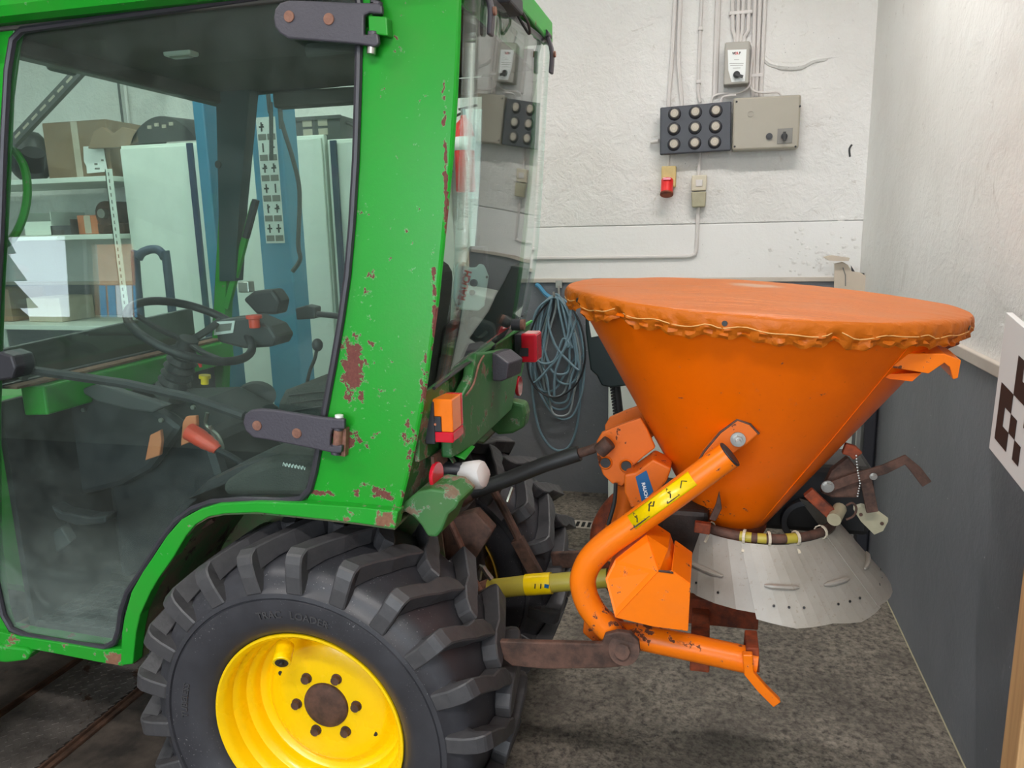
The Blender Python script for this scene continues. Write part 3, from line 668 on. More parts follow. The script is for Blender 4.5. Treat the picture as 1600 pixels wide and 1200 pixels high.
hcb = tag(MB().tube(smooth_path([V((at(418,138,Y=3.3).x, 3.3, z1)), at(418,138,Y=3.3), at(423,160,Y=3.3), at(424,250,Y=3.3)], 5), .010, 8).build('cable', M_['darkgrey'], smooth=True), 'short dark cable hanging in front of the pictogram strip', 'cable')
tag(MB().tube(smooth_path([V((at(436,150,Y=3.35).x, 3.35, z1)), at(436,150,Y=3.35), at(440,190,Y=3.35), at(458,250,Y=3.35), at(468,300,Y=3.35), at(466,380,Y=3.35), at(469,405,Y=3.35), at(457,424,Y=3.35)], 5), .011, 8).build('cable', M_['darkgrey'], smooth=True), 'long dark cable hanging right of the blue sticker column', 'cable')
# items on top of the cabinets
top = 2.31
def crate(x, y, z, sx, sy, h, label):
    t = thing('plastic_crate', label, 'crate', (x, y, z))
    b = MB(); t_ = .012
    b.box((x-sx/2, y-sy/2, z), (x+sx/2, y+sy/2, z+t_))
    b.build('bottom', M_['darkgrey'], t)
    for nm, a, c in (('wall',(x-sx/2, y-sy/2, z+t_),(x+sx/2, y-sy/2+t_, z+h)),('wall',(x-sx/2, y+sy/2-t_, z+t_),(x+sx/2, y+sy/2, z+h)),('wall',(x-sx/2, y-sy/2+t_, z+t_),(x-sx/2+t_, y+sy/2-t_, z+h)),('wall',(x+sx/2-t_, y-sy/2+t_, z+t_),(x+sx/2, y+sy/2-t_, z+h))):
        MB().box(a, c).build(nm, M_['darkgrey'], t)
    r = MB().box((x-sx/2-.01, y-sy/2-.01, z+h-.02), (x+sx/2+.01, y-sy/2, z+h)).build('rim', M_['darkgrey'], t)
    for i in range(2):
        for j in range(2):
            MB().box((x-.07+i*.1, y-sy/2-.004, z+.03+j*.05), (x-.01+i*.1, y-sy/2, z+.065+j*.05)).build('slot', M_['fuse'], t)
    return t
ca = at(490, 212, Y=4.3)
crate(ca.x, 4.45, 2.284, .34, .28, .135, 'dark grey plastic crate on top of the right-hand pale cabinet')
bt2 = thing('spray_canister', 'red and white canister standing beside the dark crate on the cabinets', 'canister', (at(443,212,Y=4.3).x, 4.36, 2.314))
cc = at(443, 212, Y=4.3).x
MB().lathe([(0,0),(.045,0),(.05,.005),(.05,.05)], 20, Matrix.Translation((cc-.10,4.36,2.285))).build('red_base', M_['red'], bt2, smooth=True)
MB().lathe([(.049,.05),(.049,.15)], 20, Matrix.Translation((cc-.10,4.36,2.285))).build('white_body', M_['white'], bt2, smooth=True)
MB().lathe([(.05,.15),(.048,.18),(.02,.21),(.018,.23),(0,.23)], 20, Matrix.Translation((cc-.10,4.36,2.285))).build('red_top', M_['red'], bt2, smooth=True)
hd = MB(); hc_ = V((at(535,210,Y=4.35).x, 4.40, 2.285))
hd.tube(smooth_path([hc_+V((-.07,0,.0)), hc_+V((-.06,0,.07)), hc_+V((0,0,.10)), hc_+V((.06,0,.07)), hc_+V((.07,0,.0))], 5), .010, 8)
tag(hd.build('wire_handle', M_['darkgrey'], smooth=True), 'dark bent handle lying on the right-hand cabinet, right of the crate', 'handle')
# wheel-arch liner lying on the wide cabinet
wl = thing('arch_liner', 'dark perforated plastic arch liner lying on the wide pale cabinet', 'car part', (-3.30, 4.4, 2.312))
ml = MB(); L, Rr = at(203,222,Y=4.3), at(306,216,Y=4.3)
prof = [(L.x + (Rr.x-L.x)*t, .012 + .155*math.sin(PI*min(1,max(0,t)))**.7) for t in [i/14 for i in range(15)]]
for i in range(14):
    (xa, za), (xb, zb) = prof[i], prof[i+1]
    ml.poly([(xa,4.3,2.31+za),(xb,4.3,2.31+zb),(xb,4.62,2.31+zb*1.1),(xa,4.62,2.31+za*1.1)])
ml.poly([(p[0],4.3,2.31+p[1]) for p in prof])
ml.build('shell', M_['black'], wl, smooth=True)
for i in range(4):
    x_ = L.x + (Rr.x-L.x)*(.33+.11*i); MB().box((x_-.014,4.294,2.405+.012*(i%2)),(x_+.014,4.3,2.425+.012*(i%2))).build('punched_hole', M_['fuse'], wl)
# rough packing pieces left of it
pk = MB(); pp = [at(a+9,b,Y=4.30) for a,b in ((128,232),(137,205),(150,198),(166,210),(182,198),(205,204),(208,222),(185,230))]
pk.prism(pp, (0,.045,0)); 
tag(pk.build('packing_scrap', M_['card'], bevel=.004), 'torn brown packing paper between the cardboard box and the arch liner', 'packing')
# slotted steel shelf unit with contents
su = thing('slotted_shelf', 'pale slotted-angle shelf unit at the left behind the tractor cab', 'shelf', (-4.35, 4.3, 0))
sa = at(176,272,Y=4.2); sxr = sa.x - .012; sxl = -5.3
for xx, yy in ((sxr,4.18),(sxr,4.78),(sxl,4.18),(sxl,4.78)):
    MB().box((xx-.025, yy, 0), (xx+.025, yy+.006, sa.z+.03)).box((xx-.025, yy, 0), (xx-.019, yy+.04, sa.z+.03)).build('upright', M_['cabwhite'], su)
sl = MB()
for i in range(48): sl.box((sxr-.004, 4.1785, .15+i*.042), (sxr+.004, 4.18, .172+i*.042))
sl.build('slots', M_['inkgrey'], su)['kind'] = 'stuff'
zs = [at(120,280,Y=4.2).z-.02, at(150,369,Y=4.2).z-.02, 1.15, .6, .15]
for z_ in zs:
    MB().box((sxl, 4.19, z_), (sxr, 4.8, z_+.032)).build('shelf_board', M_['cabwhite'], su, bevel=.003)
def carton(x, y, z, sx, sy, h, m, label, paper=None):
    t = thing('carton', label, 'box', (x, y, z))
    MB().box((x-sx/2, y-sy/2, z), (x+sx/2, y+sy/2, z+h)).build('body', M_[m], t, bevel=.004)
    MB().box((x-.025, y-sy/2-.0015, z+.005), (x+.025, y+sy/2+.0015, z+h+.0015)).build('tape', M_['cardlight'], t)
    for s_ in (-1, 1): MB().box((x-sx/2+.003, (y-sy/2 if s_ < 0 else y+.002), z+h), (x+sx/2-.003, (y-.002 if s_ < 0 else y+sy/2), z+h+.004)).build('flap', M_[m], t)
    return t
bxc = at(118, 270, Y=4.3)
carton(bxc.x-.03, 4.57, zs[0]+.034, .50, .40, .36, 'card', 'big brown cardboard carton on the top shelf with a white sheet taped beside it')
# black sack and white sheet
sk = MB(); bmesh.ops.create_icosphere(sk.bm, subdivisions=3, radius=1, matrix=Matrix.Translation((at(52,262,Y=4.25).x-.16,4.40,zs[0]+.19)) @ Matrix.Diagonal((.15,.13,.17,1)))
for v in sk.bm.verts: v.co += V((math.sin(v.co.z*40+v.co.x*25), math.sin(v.co.x*38), math.sin(v.co.x*30+v.co.y*20)))*.008
tag(sk.build('black_sack', M_['black'], smooth=True), 'lumpy black sack left of the big carton on the top shelf', 'sack')
sh = at(150, 250, Y=4.27)
tag(MB().prism([at(a,b,Y=4.355) for a,b in ((130,229),(161,228),(168,268),(136,271),(135,260),(131,252))], (0,.002,0)).build('paper_sheet', M_['paper']), 'white paper sheet on the front of the cardboard carton', 'paper')
pr_ = MB()
for a,b,c in ((152,262,8),(150,255,5),(160,249,4)): pr_.prism([at(a-c/2,b,Y=4.354), at(a+c/2,b,Y=4.354), at(a+c/2,b+3,Y=4.354), at(a-c/2,b+3,Y=4.354)], (0,-.0005,0))
o_ = pr_.build('print', M_['inkgrey'], bpy.data.objects['paper_sheet'])
carton(at(128,365,Y=4.3).x, 4.45, zs[1]+.034, .16, .18, .12, 'orangeplastic', 'small red-brown box on the lower shelf')
# gearbox-like machine part on the second shelf
gp = thing('machine_part', 'dusty brown cast machine part on the second shelf', 'machine part', (at(165,360,Y=4.3).x, 4.45, zs[1]+.034))
gx = at(165,360,Y=4.3).x; gz = zs[1]+.034
MB().box((gx-.12,4.36,gz),(gx+.09,4.56,gz+.07)).build('base', M_['rust'], gp, bevel=.01)
MB().cyl((gx-.02,4.34,gz+.13),(gx-.02,4.58,gz+.13),.08,18).build('housing', M_['rust'], gp, smooth=True)
MB().cyl((gx-.02,4.30,gz+.13),(gx-.02,4.34,gz+.13),.03,12).build('shaft', M_['steel'], gp, smooth=True)
for i, (px, w_, h_, mm, lb) in enumerate(((60,.22,.15,'cabwhite','white parts bin at the left of the second shelf'),(95,.16,.10,'darkgrey','dark parts bin beside the white bin on the second shelf'))):
    x_ = at(px,360,Y=4.3).x; t = thing('parts_bin', lb, 'bin', (x_, 4.4, gz))
    MB().prism([(x_-w_/2,4.3,gz+.001),(x_+w_/2,4.3,gz+.001),(x_+w_/2,4.6,gz+.001),(x_-w_/2,4.6,gz+.001)], (0,0,.008)).build('bottom', M_[mm], t)
    for a, c in (((x_-w_/2,4.3,gz+.009),(x_+w_/2,4.306,gz+h_*.6)),((x_-w_/2,4.594,gz+.009),(x_+w_/2,4.6,gz+h_)),((x_-w_/2,4.306,gz+.009),(x_-w_/2+.006,4.594,gz+h_)),((x_+w_/2-.006,4.306,gz+.009),(x_+w_/2,4.594,gz+h_))): MB().box(a, c).build('side', M_[mm], t)
carton(-4.9, 4.5, 1.184, .34, .3, .22, 'card', 'brown carton on the third shelf')
carton(-4.45, 4.5, 1.184, .28, .3, .16, 'cardlight', 'pale carton on the third shelf')
# slanting slotted rail on the wall
ra, rb = at(143, 92, Y=4.15), at(8, 236, Y=4.15); dv = (rb-ra).normalized()
rl = thing('slotted_rail', 'grey slotted steel rail slanting down to the left high behind the cab', 'steel rail', rb)
MB().bar([ra, rb], .06, .035, up=(0,1,0)).build('rail', M_['darkgrey'], rl)
for i in range(9):
    p = ra + (rb-ra)*(.12 + i*.1); MB().obox(p + V((0,-.0185,0)), dv, V((0,1,0)), dv.cross(V((0,1,0))), .028, .001, .007).build('slot', M_['fuse'], rl)
for k, p in enumerate((ra, rb)): MB().box((p.x-.02, 4.15, p.z-.02), (p.x+.02, 4.9, p.z+.02)).build('bracket', M_['darkgrey'], rl)
pw = at(182,120,Y=y1-.03)
for i in range(2):
    tag(MB().cyl((pw.x+i*.05, y1-.02, 2.3), (pw.x+i*.05, y1-.02, z1), .013 if i else .008, 8).build('conduit', M_['darkgrey' if i == 0 else 'conduit'], smooth=True), ('thin dark cable on the wall above the wide cabinet','pale conduit on the wall above the wide cabinet')[i], 'conduit')
# fire extinguisher
ex = at(724, 245, Y=4.72); fe = thing('fire_extinguisher', 'red fire extinguisher with a white label hanging behind the tractor cab', 'fire extinguisher', (ex.x, 4.75, ex.z-.25))
zb_ = at(718, 300, Y=4.7).z; eM = Matrix.Translation((ex.x, 4.75, zb_))
MB().lathe([(0,0),(.055,0),(.062,.01),(.062,.36),(.05,.41),(.02,.44),(.018,.46),(0,.46)], 24, eM).build('cylinder', M_['red'], fe, smooth=True)
MB().lathe([(.0635,.25),(.0635,.33)], 24, eM).build('label_band', M_['paper'], fe, smooth=True, solid=.001)
MB().box((ex.x-.012,4.74,zb_+.46),(ex.x+.012,4.76,zb_+.50)).obox((ex.x+.03,4.75,zb_+.505), V((1,0,.15)).normalized(), V((0,1,0)), V((-.15,0,1)).normalized(), .06,.008,.006).build('valve', M_['ink'], fe)
MB().tube(smooth_path([(ex.x-.01,4.73,zb_+.47),(ex.x-.07,4.71,zb_+.42),(ex.x-.085,4.70,zb_+.25),(ex.x-.07,4.70,zb_+.12)], 5), .008, 7).build('hose', M_['ink'], fe, smooth=True)
MB().box((ex.x-.02,4.81,zb_+.1),(ex.x+.02,4.88,zb_+.4)).build('wall_bracket', M_['ink'], fe)
# dark steel bench chair back
cbn = thing('barrow_handle', 'dark bent tube seen through the windscreen in front of the pale cabinets', 'frame', at(240, 640, Y=3.4))
ft = [at(216,520,Y=3.4), at(214,440,Y=3.4), at(218,402,Y=3.4), at(228,392,Y=3.4), at(245,390,Y=3.4), at(256,402,Y=3.4), at(264,440,Y=3.4), at(270,520,Y=3.4)]
ft[0].z = .0; ft[-1].z = .0
MB().tube(smooth_path(ft, 5), .022, 10).build('tube', M_['bluedark'], cbn, smooth=True)
# outside: yard, timber house, hedge of firs
yd = MB().box((-40, -40, -.5), (20, y0-6, -.3)).build('yard', M_['white']); struct(yd)
hs_ = thing('timber_house', 'orange-brown timber house across the yard, mirrored in the cab glass', 'building', (-15.4, -14, -.3)); HX = -7.0
MB().box((-9.6+HX,-18,-.3),(-7.2+HX,-14,3.2)).build('wall', M_['housewood'], hs_)
MB().prism([(-9.9+HX,-13.8,3.1),(-6.9+HX,-13.8,3.1),(-8.4+HX,-13.8,4.6)], (0,-4.4,0)).build('roof', M_['whiteprint'], hs_)
for x_ in (-9.1+HX,-8.0+HX):
    w_ = MB().box((x_-.25,-14.03,.9),(x_+.25,-13.98,1.9)).build('window', M_['white'], hs_)
    for k in (-1,1): MB().box((x_+k*.4-.12,-14.04,.9),(x_+k*.4+.12,-13.99,1.9)).build('shutter', M_['blue'], hs_)
for i, (x_, y_, h_) in enumerate(((-21.5,-16,5.),(-18.0,-18,4.5),(-25,-17,7))):
    t = thing('fir_tree', ('left','middle','rightmost')[2 if i == 1 else (1 if i == 0 else 0)] + ' dark fir tree beyond the yard', 'tree', (x_, y_, -.3))
    MB().cyl((x_,y_,-.3),(x_,y_,1),.15,8).build('trunk', M_['rust'], t)
    f = MB()
    for k in range(5): f.lathe([(1.4-k*.25,.4+k*h_*.17),(.05,.4+k*h_*.17+h_*.3)], 14, Matrix.Translation((x_,y_,0)))
    f.build('branches', M_['fir'], t)
# ================================================================== TRACTOR
TR = thing('tractor', 'green compact tractor with glazed cab, yellow rims and black lug tyres on the left', 'tractor', (-1.2, 2.17, 0))
def sprism(name, px, off, th_, m, parent=TR, bevel=0, smooth=False):
    return MB().prism([side(a, b, off) for a, b in px], (0, th_, 0)).build(name, M_[m], parent, bevel=bevel, smooth=smooth)
YF = 2.74                                       # far side plane of the cab
def mirror_side(px, off=0.0):                   # near side point mirrored to the far side of the cab
    p = side(*px, off); return V((p.x, 2*2.18 - p.y, p.z))
# --- rear quarter panel (near) and its twin on the far side
quarter = [(566,-70),(562,10),(562,120),(558,250),(552,350),(545,430),(535,500),(523,570),(510,640),(501,690),(493,735),(486,768),(478,786),(560,793),(622,799),(637,740),(648,690),(656,650),(663,612),(672,550),(683,470),(690,400),(697,330),(705,250),(712,150),(716,60),(719,-70)]
sprism('rear_quarter_panel', quarter, 0.0, .012, 'green')
MB().prism([mirror_side((q[0]-(30 if q[0] > 600 else 0), q[1])) for q in quarter], (0,-.012,0)).build('rear_quarter_panel', M_['green'], TR)
MB().prism([mirror_side((q[0]-(34 if q[0] > 600 else -6), q[1]), .014) for q in quarter if q[1] < 780], (0,-.008,0)).build('quarter_lining', M_['liner'], TR)  # dark sheet over the inner face of the far panel
# rolled rear edge of the panel
rev = [q for q in quarter if q[0] >= 620 and q[1] > -80][::-1]
re_ = MB(); edge = [side(a, b, .004) for a, b in quarter[14:]]
re_.tube(edge, .006, 6); re_.build('rolled_edge', M_['green'], TR, smooth=True)
fl_up = [(188,1040),(190,990),(194,965),(205,925),(222,895),(237,873),(260,838),(283,812),(310,797),(340,788),(400,785),(480,787),(560,793),(622,799)]
fl_lo = [(207,1038),(212,990),(218,962),(235,925),(248,903),(270,872),(290,838),(305,820),(325,808),(350,803),(400,801),(440,805),(500,811),(560,818),(617,826)]
sprism('wheel_arch_flange', fl_up + fl_lo[::-1], -.028, .04, 'green_edge', bevel=.003)
ar = MB()
for i in range(len(fl_lo)-1):
    a, b = side(*fl_lo[i], -.02), side(*fl_lo[i+1], -.02)
    u = V((0,.36,0)); up = V((0,0,.004))
    ar.poly([a, b, b+u, a+u])
ar.build('wheel_arch_liner', M_['green_arch'], TR, solid=.006)
MB().prism([side(a, b, 0)+V((0,.30,0)) for a, b in fl_lo + [(640,1010),(560,1100),(230,1100)]], (0,.006,0)).build('inner_arch_wall', M_['green_arch'], TR)
MB().tube([side(a+9, b+4, .05) for a, b in fl_lo[1:9]], .006, 6).build('arch_bead', M_['rust'], TR, smooth=True)
fa = MB()
for i in range(len(fl_lo)-1):
    a, b = mirror_side(fl_lo[i], -.02), mirror_side(fl_lo[i+1], -.02); fa.poly([a, b, b+V((0,-.36,0)), a+V((0,-.36,0))])
fa.build('wheel_arch_liner', M_['green_arch'], TR, solid=.006)
MB().prism([mirror_side(q, -.028) for q in fl_up + fl_lo[::-1]], (0,-.04,0)).build('wheel_arch_flange', M_['green_edge'], TR)
# sill, front post, roof
sprism('door_sill', [(-80,978),(0,988),(30,995),(100,1006),(160,1016),(192,1014),(192,1041),(150,1034),(80,1020),(0,1006),(-80,995)], -.018, .06, 'green_edge', bevel=.002)
sprism('front_post', [(-70,25),(26,32),(18,70),(8,150),(2,300),(-6,450),(-12,650),(-10,850),(2,950),(14,990),(-110,975)], 0, .03, 'green', bevel=.003)
MB().prism([mirror_side(q) for q in [(4,25),(26,32),(22,120),(18,300),(10,450),(4,650),(-2,850),(2,950),(14,990),(-22,985),(-22,650),(-6,300)]], (0,-.05,0)).build('front_post', M_['green'], TR, bevel=.003)
MB().prism([mirror_side((px-9, py)) for px, py in [(-2,28),(70,42),(48,300),(38,480),(6,480),(4,300)]], (0,-.056,0)).build('front_post_trim', M_['postshade'], TR)  # dark sheet painting the far green post as a shaded silhouette
sprism('foot_corner', [(-60,1002),(40,1014),(47,1022),(42,1032),(10,1036),(-60,1030)], -.03, .12, 'green_edge', bevel=.006)
MB().box((-1.98,1.66,.585),(-1.50,2.70,.615)).build('cab_floor', M_['darkgrey'], TR)
def rp(a, b, y): return at(a, b, Y=y)
zr = side(20, 40).z
RX0, RX1 = -1.80, -.525
roof = MB(); ylo, yhi = 1.655, 2.705
zA = side(100, 36).z + .005
roof.box((RX0, ylo-.02, zA+.001), (RX1-.09, yhi+.02, zA+.15))
ro = roof.build('roof', M_['green'], TR, bevel=.03)
MB().box((RX0+.02, ylo+.03, zA-.010), (RX1-.06, yhi-.02, zA+.002)).build('headliner', M_['liner'], TR, bevel=.012)
MB().box((RX1-.095, ylo+.0, zA+.075), (RX1, yhi-.02, zA+.145)).build('rear_roof_rail', M_['green_edge'], TR, bevel=.006)
MB().box((RX0-.02, ylo, zA-.05), (RX0+.05, yhi, zA+.012)).build('windscreen_header', M_['liner'], TR, bevel=.008)
MB().box((RX0+.25, yhi-.075, zA-.075), (RX1-.20, yhi-.01, zA-.02)).build('side_header', M_['liner'], TR, bevel=.01)
dl = MB(); c = at(283, 84, Z=zA-.014); dl.obox(c, V((1,0,0)), V((0,1,0)), V((0,0,1)), .045, .022, .008)
dlo = dl.build('dome_lamp', M_['cabwhite'], TR, bevel=.006)
MB().obox(c+V((0,0,-.004)), V((1,0,0)), V((0,1,0)), V((0,0,1)), .032, .015, .008).build('lens', M_['steel'], dlo, bevel=.005)
c = at(528, 92, Z=zA-.014)
swo = MB().obox(c, V((1,0,0)), V((0,1,0)), V((0,0,1)), .04, .06, .006).build('switch_panel', M_['darkgrey'], TR, bevel=.003)
for i in range(3): MB().obox(c+V((.0,-.03+.03*i,-.008)), V((1,0,0)), V((0,1,0)), V((0,0,1)), .022, .010, .005).build('rocker_switch', M_['black'], swo, bevel=.002)
hd_ = at(500, 60, Z=zA-.05); MB().box((hd_.x-.10, 1.95, zA-.075), (hd_.x+.15, 2.45, zA-.03)).build('roof_console', M_['liner'], TR, bevel=.02)
# --- near door: glass, seal, hinges
seal = [(548,-60),(556,-40),(562,10),(560,120),(556,250),(550,350),(543,430),(533,500),(521,570),(508,640),(500,690),(492,735),(484,765),(470,780),(440,783),(380,781),(330,785),(300,796),(275,815),(250,848),(225,888),(200,925),(190,955),(186,985),(180,1003),(165,1012),(130,1008),(80,1000),(40,993),(18,983),(5,960),(-8,900),(-12,700),(-6,500),(2,350),(6,220),(12,110),(20,62),(35,47),(100,38),(250,17),(400,-3)]
gl = [side(a, b, .002) for a, b in seal]
gb = MB(); gb.prism(gl, (0,.005,0)); door = gb.build('door_glass', M_['glass'], TR)
MB().tube([side(a, b, -.004) for a, b in seal], .0092, 8, closed=True).build('door_seal', M_['seal'], TR, smooth=True)
# trace of light edge trim along the glass
def hinge(poly, bolts, pins, name='door_hinge'):
    h = sprism(name, poly, -.036, .014, 'blackpaint', bevel=.004)
    for a, b in bolts:
        c = side(a, b, -.036); MB().cyl(c+V((0,-.003,0)), c+V((0,.004,0)), .0125, 18).build('bolt', M_['rustred'], h, smooth=True, bevel=.001)
    for (a, b, c_, d), r, m in pins:
        p, q = side(a, b, -.022), side(c_, d, -.022); MB().cyl(p, q, r, 14).build('hinge_pin' if m != 'blackpaint' else 'knuckle', M_[m], h, smooth=True, bevel=.001)
    return h
hinge([(427,28),(429,14),(437,4),(450,0),(470,0),(556,4),(590,4),(597,8),(597,22),(577,20),(568,24),(568,54),(590,52),(592,68),(586,73),(560,69),(540,67),(450,60),(437,52),(429,42)],
      [(452,26),(514,30)], [((587,-12,586,6), .011, 'black'), ((590,4,590,24), .012, 'blackpaint'), ((584,50,583,72), .013, 'blackpaint'), ((581,72,580,85), .010, 'steel')])
MB().prism([side(575,24,-.03), side(604,26,-.03), side(606,56,-.03), side(576,52,-.03)], (0,.03,0)).build('hinge_bracket', M_['green_edge'], TR, bevel=.003)
hinge([(379,660),(382,648),(391,641),(405,639),(430,641),(500,652),(538,655),(538,671),(519,671),(516,680),(515,698),(534,696),(533,708),(522,709),(490,702),(420,688),(395,684),(383,673)],
      [(402,665),(464,677)], [((530,648,530,654), .0105, 'cabwhite'), ((530,654,529,672), .0125, 'blackpaint'), ((529,672,527,696), .0115, 'rustred'), ((526,694,525,710), .0125, 'blackpaint')])
MB().prism([side(527,668,-.02), side(541,670,-.02), side(539,714,-.02), side(524,712,-.02)], (0,.02,0)).build('hinge_bracket', M_['rustred'], TR, bevel=.002)
# inner door rod and latch
MB().tube([side(-20,570,.05), side(60,580,.05), side(200,600,.05), side(300,622,.05), side(382,650,.05)], .013, 8).build('door_rod', M_['black'], TR, smooth=True)
MB().prism([side(a,b,-.03) for a,b in ((-30,555),(0,550),(18,556),(24,575),(18,592),(-30,600))], (0,.07,0)).build('door_latch', M_['black'], TR, bevel=.006)
MB().cyl(side(20,575,.03), side(40,590,.03), .012, 10).build('latch_button', M_['steel'], TR, smooth=True)
# grab handle at the front post
MB().tube(smooth_path([side(0,228,.06), side(22,236,.07), side(38,262,.08), side(43,300,.08), side(36,340,.07), side(20,372,.06), side(0,385,.06)], 5), .011, 9).build('grab_handle', M_['green'], TR, smooth=True)
MB().cyl(side(52,238,.10), side(52,262,.12), .028, 14).build('mirror_knob', M_['black'], TR, smooth=True)
mc = at(95, 95, Y=2.0); MB().obox(mc, V((1,0,0)), V((0,1,0)), V((0,0,1)), .012, .05, .035).build('interior_mirror', M_['black'], TR, bevel=.01)
# --- windscreen, far door glass, rear window
WX0, WX1 = RX0+.03, -1.93
wz1, wz0 = zA-.04, 1.345
wsp = [V((WX0,1.68,wz1)), V((WX0,2.68,wz1)), V((WX1,2.68,wz0)), V((WX1,1.68,wz0))]
MB().prism(wsp, (-.005,0,0)).build('windscreen', M_['glass'], TR)
MB().tube([p+V((.004,0,0)) for p in wsp], .010, 8, closed=True).build('windscreen_seal', M_['seal'], TR, smooth=True)
fgl = [mirror_side(q, .002) for q in seal]
MB().prism(fgl, (0,-.005,0)).build('far_door_glass', M_['glass'], TR)
MB().tube([mirror_side(q, -.004) for q in seal], .0092, 8, closed=True).build('far_door_seal', M_['seal'], TR, smooth=True)
rwn = [(719,-30),(716,60),(712,150),(705,250),(697,330),(690,400),(683,470),(672,550),(664,612)]
near = [side(a+1, b, .012) for a, b in rwn]
YR = 2.69
far = []
for i, p in enumerate(near):
    t = i/(len(near)-1); far.append(V((p.x, 2*2.18-p.y-.0, p.z)))
farpx = [(866,72),(866,140),(862,200),(857,290),(850,370),(842,430),(830,500)]
farp = [at(a, b, Y=YR) for a, b in farpx]
def lerpx(z):                                   # glass X at height z from the near edge
    T = [(2.4,-.514),(2.2,-.528),(1.9,-.549),(1.7,-.566),(1.6,-.580),(1.5,-.600),(1.4,-.625),(1.3,-.66),(1.2,-.70)]
    for (za, xa), (zb, xb) in zip(T, T[1:]):
        if zb <= z <= za: return xa + (xb-xa)*(za-z)/(za-zb)
    return T[-1][1]
gr = MB(); rows = 28; cols = 8; vg = []
zt_n, zb_n = near[0].z, near[-1].z; zt_f, zb_f = farp[0].z+.01, farp[-1].z
for i in range(rows+1):
    row = []
    for j in range(cols+1):
        s_ = j/cols; zt_ = zt_n+(zt_f-zt_n)*s_; zb_ = zb_n+(zb_f-zb_n)*s_; z = zt_+(zb_-zt_)*i/rows
        y = near[0].y + (YR-near[0].y)*s_
        row.append(gr.bm.verts.new((lerpx(z) - .02*s_ + .003*math.sin(PI*s_), y, z)))
    vg.append(row)
for i in range(rows):
    for j in range(cols): gr.bm.faces.new((vg[i][j], vg[i+1][j], vg[i+1][j+1], vg[i][j+1]))
rg = gr.build('rear_window', M_['rearglass'], TR, smooth=True, solid=.004)
edge = [V(vg_) for vg_ in []]
bot = [V((lerpx(zb_n+(zb_f-zb_n)*j/8) - .02*j/8, near[0].y+(YR-near[0].y)*j/8, zb_n+(zb_f-zb_n)*j/8)) for j in range(9)]
top_ = [V((lerpx(zt_n) - .02*j/8+.002, near[0].y+(YR-near[0].y)*j/8, zt_n+(zt_f-zt_n)*j/8)) for j in range(9)]
MB().tube(bot, .0045, 7).build('window_seal', M_['seal'], TR, smooth=True)
MB().tube(top_, .007, 7).build('window_seal', M_['seal'], TR, smooth=True)
# rear window hinges
for a, b, y, L_ in ((752,22,1.88,.10),(851,88,2.60,.11)):
    p = at(a, b, Y=y); p.x = max(p.x, lerpx(p.z)+.006)
    h = MB().bar(smooth_path([p+V((-.01,0,L_*.55)), p+V((.004,0,.01)), p+V((.0,0,-L_*.5))], 4), .030, .012, up=(1,0,0)).build('window_hinge', M_['blackpaint'], TR, bevel=.004)
    MB().cyl(p+V((.0,0,.004)), p+V((.016,0,.004)), .010, 10).build('bolt', M_['rustred'], h, smooth=True)
    MB().cyl(p+V((-.012,-.03,L_*.58)), p+V((-.012,.03,L_*.58)), .011, 10).build('hinge_pin', M_['black'], h, smooth=True)
p = at(790, 3, Y=2.05); MB().obox(p, V((1,0,0)), V((0,1,0)), V((0,0,1)), .03, .07, .02).build('roof_work_lamp', M_['black'], TR, bevel=.006)
MB().tube(smooth_path([p+V((.02,.06,.0)), p+V((.035,.10,-.03)), p+V((.03,.13,-.05)), p+V((.0,.12,.0))], 4), .004, 6).build('lamp_cable', M_['ink'], TR, smooth=True)
hn = at(777, 507, Y=2.45); hn.x = lerpx(hn.z)+.02
MB().cyl(hn, hn+V((.012,0,0)), .018, 14).build('window_catch', M_['rustred'], TR, smooth=True)
MB().cyl(hn+V((-.03,0,0)), hn, .020, 14).build('catch_base', M_['black'], TR, smooth=True)
# --- rear body below the window
RB = -.665
def rpt(a, b, x=RB): return at(a, b, X=x)
rear = [(657,640),(664,614),(760,545),(829,502),(824,548),(812,600),(790,640),(762,668),(742,694),(700,700),(655,722)]
rear3 = [rpt(a, b) for a, b in rear]
MB().prism(rear3, (-.012,0,0)).build('rear_panel', M_['green_dull'], TR, bevel=.002)
MB().tube([rpt(664,614)+V((.004,0,0)), rpt(760,545)+V((.004,0,0)), rpt(829,502)+V((.004,0,0))], .006, 6).build('panel_flange', M_['green_edge'], TR, smooth=True)
rt = MB(); e1 = [side(a, b, .01) for a, b in ((622,799),(637,740),(648,690),(656,650),(662,612))]
for i in range(4):
    a, b = e1[i], e1[i+1]; rt.poly([a, b, b+V((.015,.13,0)), a+V((.02,.16,0))])
rt.build('rear_return', M_['green_dull'], TR, solid=.004)
# outward-stepped lower rear panel with its edge
st_ = [(700,720),(745,560),(762,585),(800,560),(812,575),(800,640),(765,690),(742,700)]
MB().prism([rpt(a, b, -.62) for a, b in ((738,590),(745,552),(795,545),(815,560),(800,640),(742,696),(706,716),(706,650))], (-.03,0,0)).build('lower_rear_panel', M_['green_dull'], TR, bevel=.006)
MB().tube(smooth_path([rpt(728,618,-.612), rpt(740,600,-.612), rpt(748,570,-.612), rpt(756,556,-.612)], 3), .003, 6).build('panel_bead', M_['rustred'], TR, smooth=True)
# near rear fender lobe
lobe = [(612,812),(622,792),(652,768),(672,764),(700,768),(718,784),(712,795),(700,805),(690,830),(682,840),(668,839),(658,822),(646,808),(632,800)]
lb = MB().prism([side(a, b, .03) for a, b in lobe], (.01,.11,.005)).build('fender_end', M_['green_dull'], TR, bevel=.006)
lb2 = [(705,735),(740,742),(768,748),(740,790),(700,828),(684,838)]
